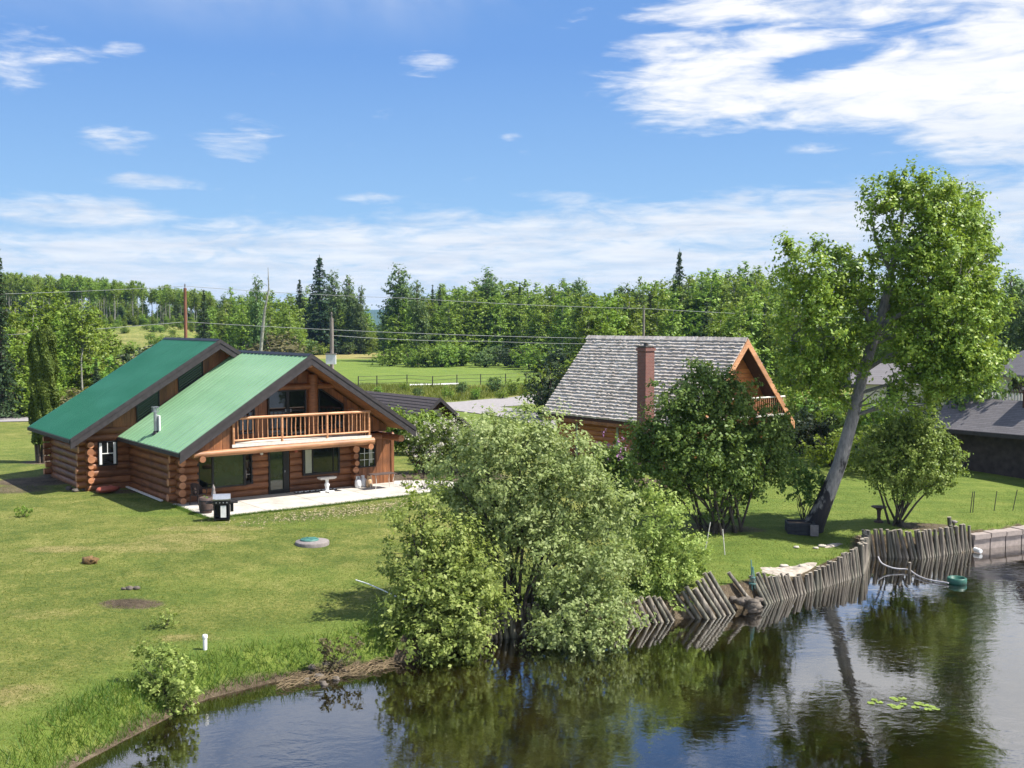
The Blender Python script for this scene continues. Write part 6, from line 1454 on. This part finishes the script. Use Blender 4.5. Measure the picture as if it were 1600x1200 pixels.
n = 26000; Yr = rng.uniform(112, 140, n); Xr = rng.uniform(-22, 12, n); XY = np.column_stack([Xr, Yr]); nz = vnoise(Xr*.3, Yr*.3, 33)
q_ = np.array([(-150, 55), (-80, 80), (-43, 92), (-15, 101), (-3, 107), (4.2, 117), (13, 133), (30, 160)], float); ok = (seg_dist(XY, q_) > 5.2) & (rng.random(n) < .6 + .4*nz)
blades('roadside_grass', XY[ok], .5, .10, 'lawnblade', .6)
n = 40000; Yr = rng.uniform(32, 47, n); Xr = rng.uniform(3, 24, n); XY = np.column_stack([Xr, Yr]); d = shore_d(XY)
sp_ = ground(1240, 893, -.75); ok = (d > .36) & (d < .36 + .5*rng.random(n)) & (np.hypot(Xr - sp_[0], Yr - sp_[1]) > 1.3)
blades('fringe_grass', XY[ok], .13, .022, 'reed', .6)
s_ = rng.random(9000)*13.4; px_l = np.array([(-4.45, -.3), (-4.45, -4.3), (1, -4.2), (6.4, -4.0), (8.4, -3.3)]); cl_ = np.r_[0, np.cumsum(np.linalg.norm(np.diff(px_l, axis=0), axis=1))]; s_ = rng.random(9000)*cl_[-1]
ex, ey = np.interp(s_, cl_, px_l[:, 0]), np.interp(s_, cl_, px_l[:, 1]); o_ = rng.random(9000)**2*.22; lf_ = s_ < cl_[1]; ex = ex - o_*lf_; ey = ey - o_*(~lf_)
blades('fringe_grass', (HB[None, :2] + ex[:, None]*UU[None, :2] + ey[:, None]*VV[None, :2]), .10, .02, 'reed', .8)
# dead reeds and roots washed along the left bank
mb = MB(); rr = random.Random(9)
for i in range(230):
    px = rr.uniform(430, 600); py = np.interp(px, [380, 470, 560, 620], [1082, 1060, 1046, 1036]) + rr.uniform(-7, 9); p = ground(px, py, W + .04); a = rr.uniform(-.6, .6) + .5; L_ = rr.uniform(.15, .6); z = max(tz(p[0], p[1]), W) + .03
    mb.tube([(p[0], p[1], z), (p[0] + L_*math.cos(a)*.5, p[1] + L_*math.sin(a)*.5, z + rr.uniform(.01, .12)), (p[0] + L_*math.cos(a), p[1] + L_*math.sin(a), z + rr.uniform(-.03, .05))], [.010, .009, .005], 4)
tag(mb.build('reed_litter', simple('dead_reed', (.17, .125, .07), .9, .4, 8)), kind='stuff')
for i, (px, py, s) in enumerate(((487, 1040, .13), (498, 1048, .15), (512, 1036, .16), (525, 1050, .11), (506, 1058, .10), (536, 1040, .12), (478, 1052, .10))):
    p = ground(px, py, W + .2); q = MB(); q.blob((0, 0, 0), (s, s*.8, s*.8), i + 120, k=.4); tag(q.build('bank_rock', 'stone', None, (p[0], p[1], max(tz(p[0], p[1]), W) + .0)), 'rough rock in the crumbling bank left of the shoreline bushes', 'rock', 'rocks in the crumbling bank')
b0 = np.array([*ground(520, 1035, W + .3)[:2], W + .35]); L = [(505,1010,16,0),(530,1015,18,0),(555,1010,14,.1),(520,1035,16,-.1,.6)]
plant('bank_scrub', 'brown twiggy scrub on the crumbling bank left of the bushes', 'shrub', b0, L, 'leaf_brown', 'bark_dark', fan(8, .3, tops_of(L, b0), .015, .005, 13), clump=0.112, dens=26, per=17, size=0.085, tw=.8, seed=33)

# pale dead leaves scattered on the lawn by the patio
n = 2600; u_ = rng.normal(size=(n, 2))*np.array([2.6, .75]); c_ = np.array([loc2w(HB, 1.2, -6.0)[:2]]); XY = c_ + u_[:, :1]*UU[None, :2] + u_[:, 1:]*VV[None, :2]
lx_ = (XY - HB[:2]) @ VV[:2]; XY = XY[lx_ < -4.5]; P = np.column_stack([XY, terrain(XY) + .035]); Nn = unit(rng.normal(size=P.shape)*.35 + np.array([0, 0, 1.]))
tag(mesh_np('fallen_leaves', leaf_verts(P, Nn, .065, .6), 4, simple('dry_leaf', (.30, .25, .15), .9, .4, 3)), kind='stuff')
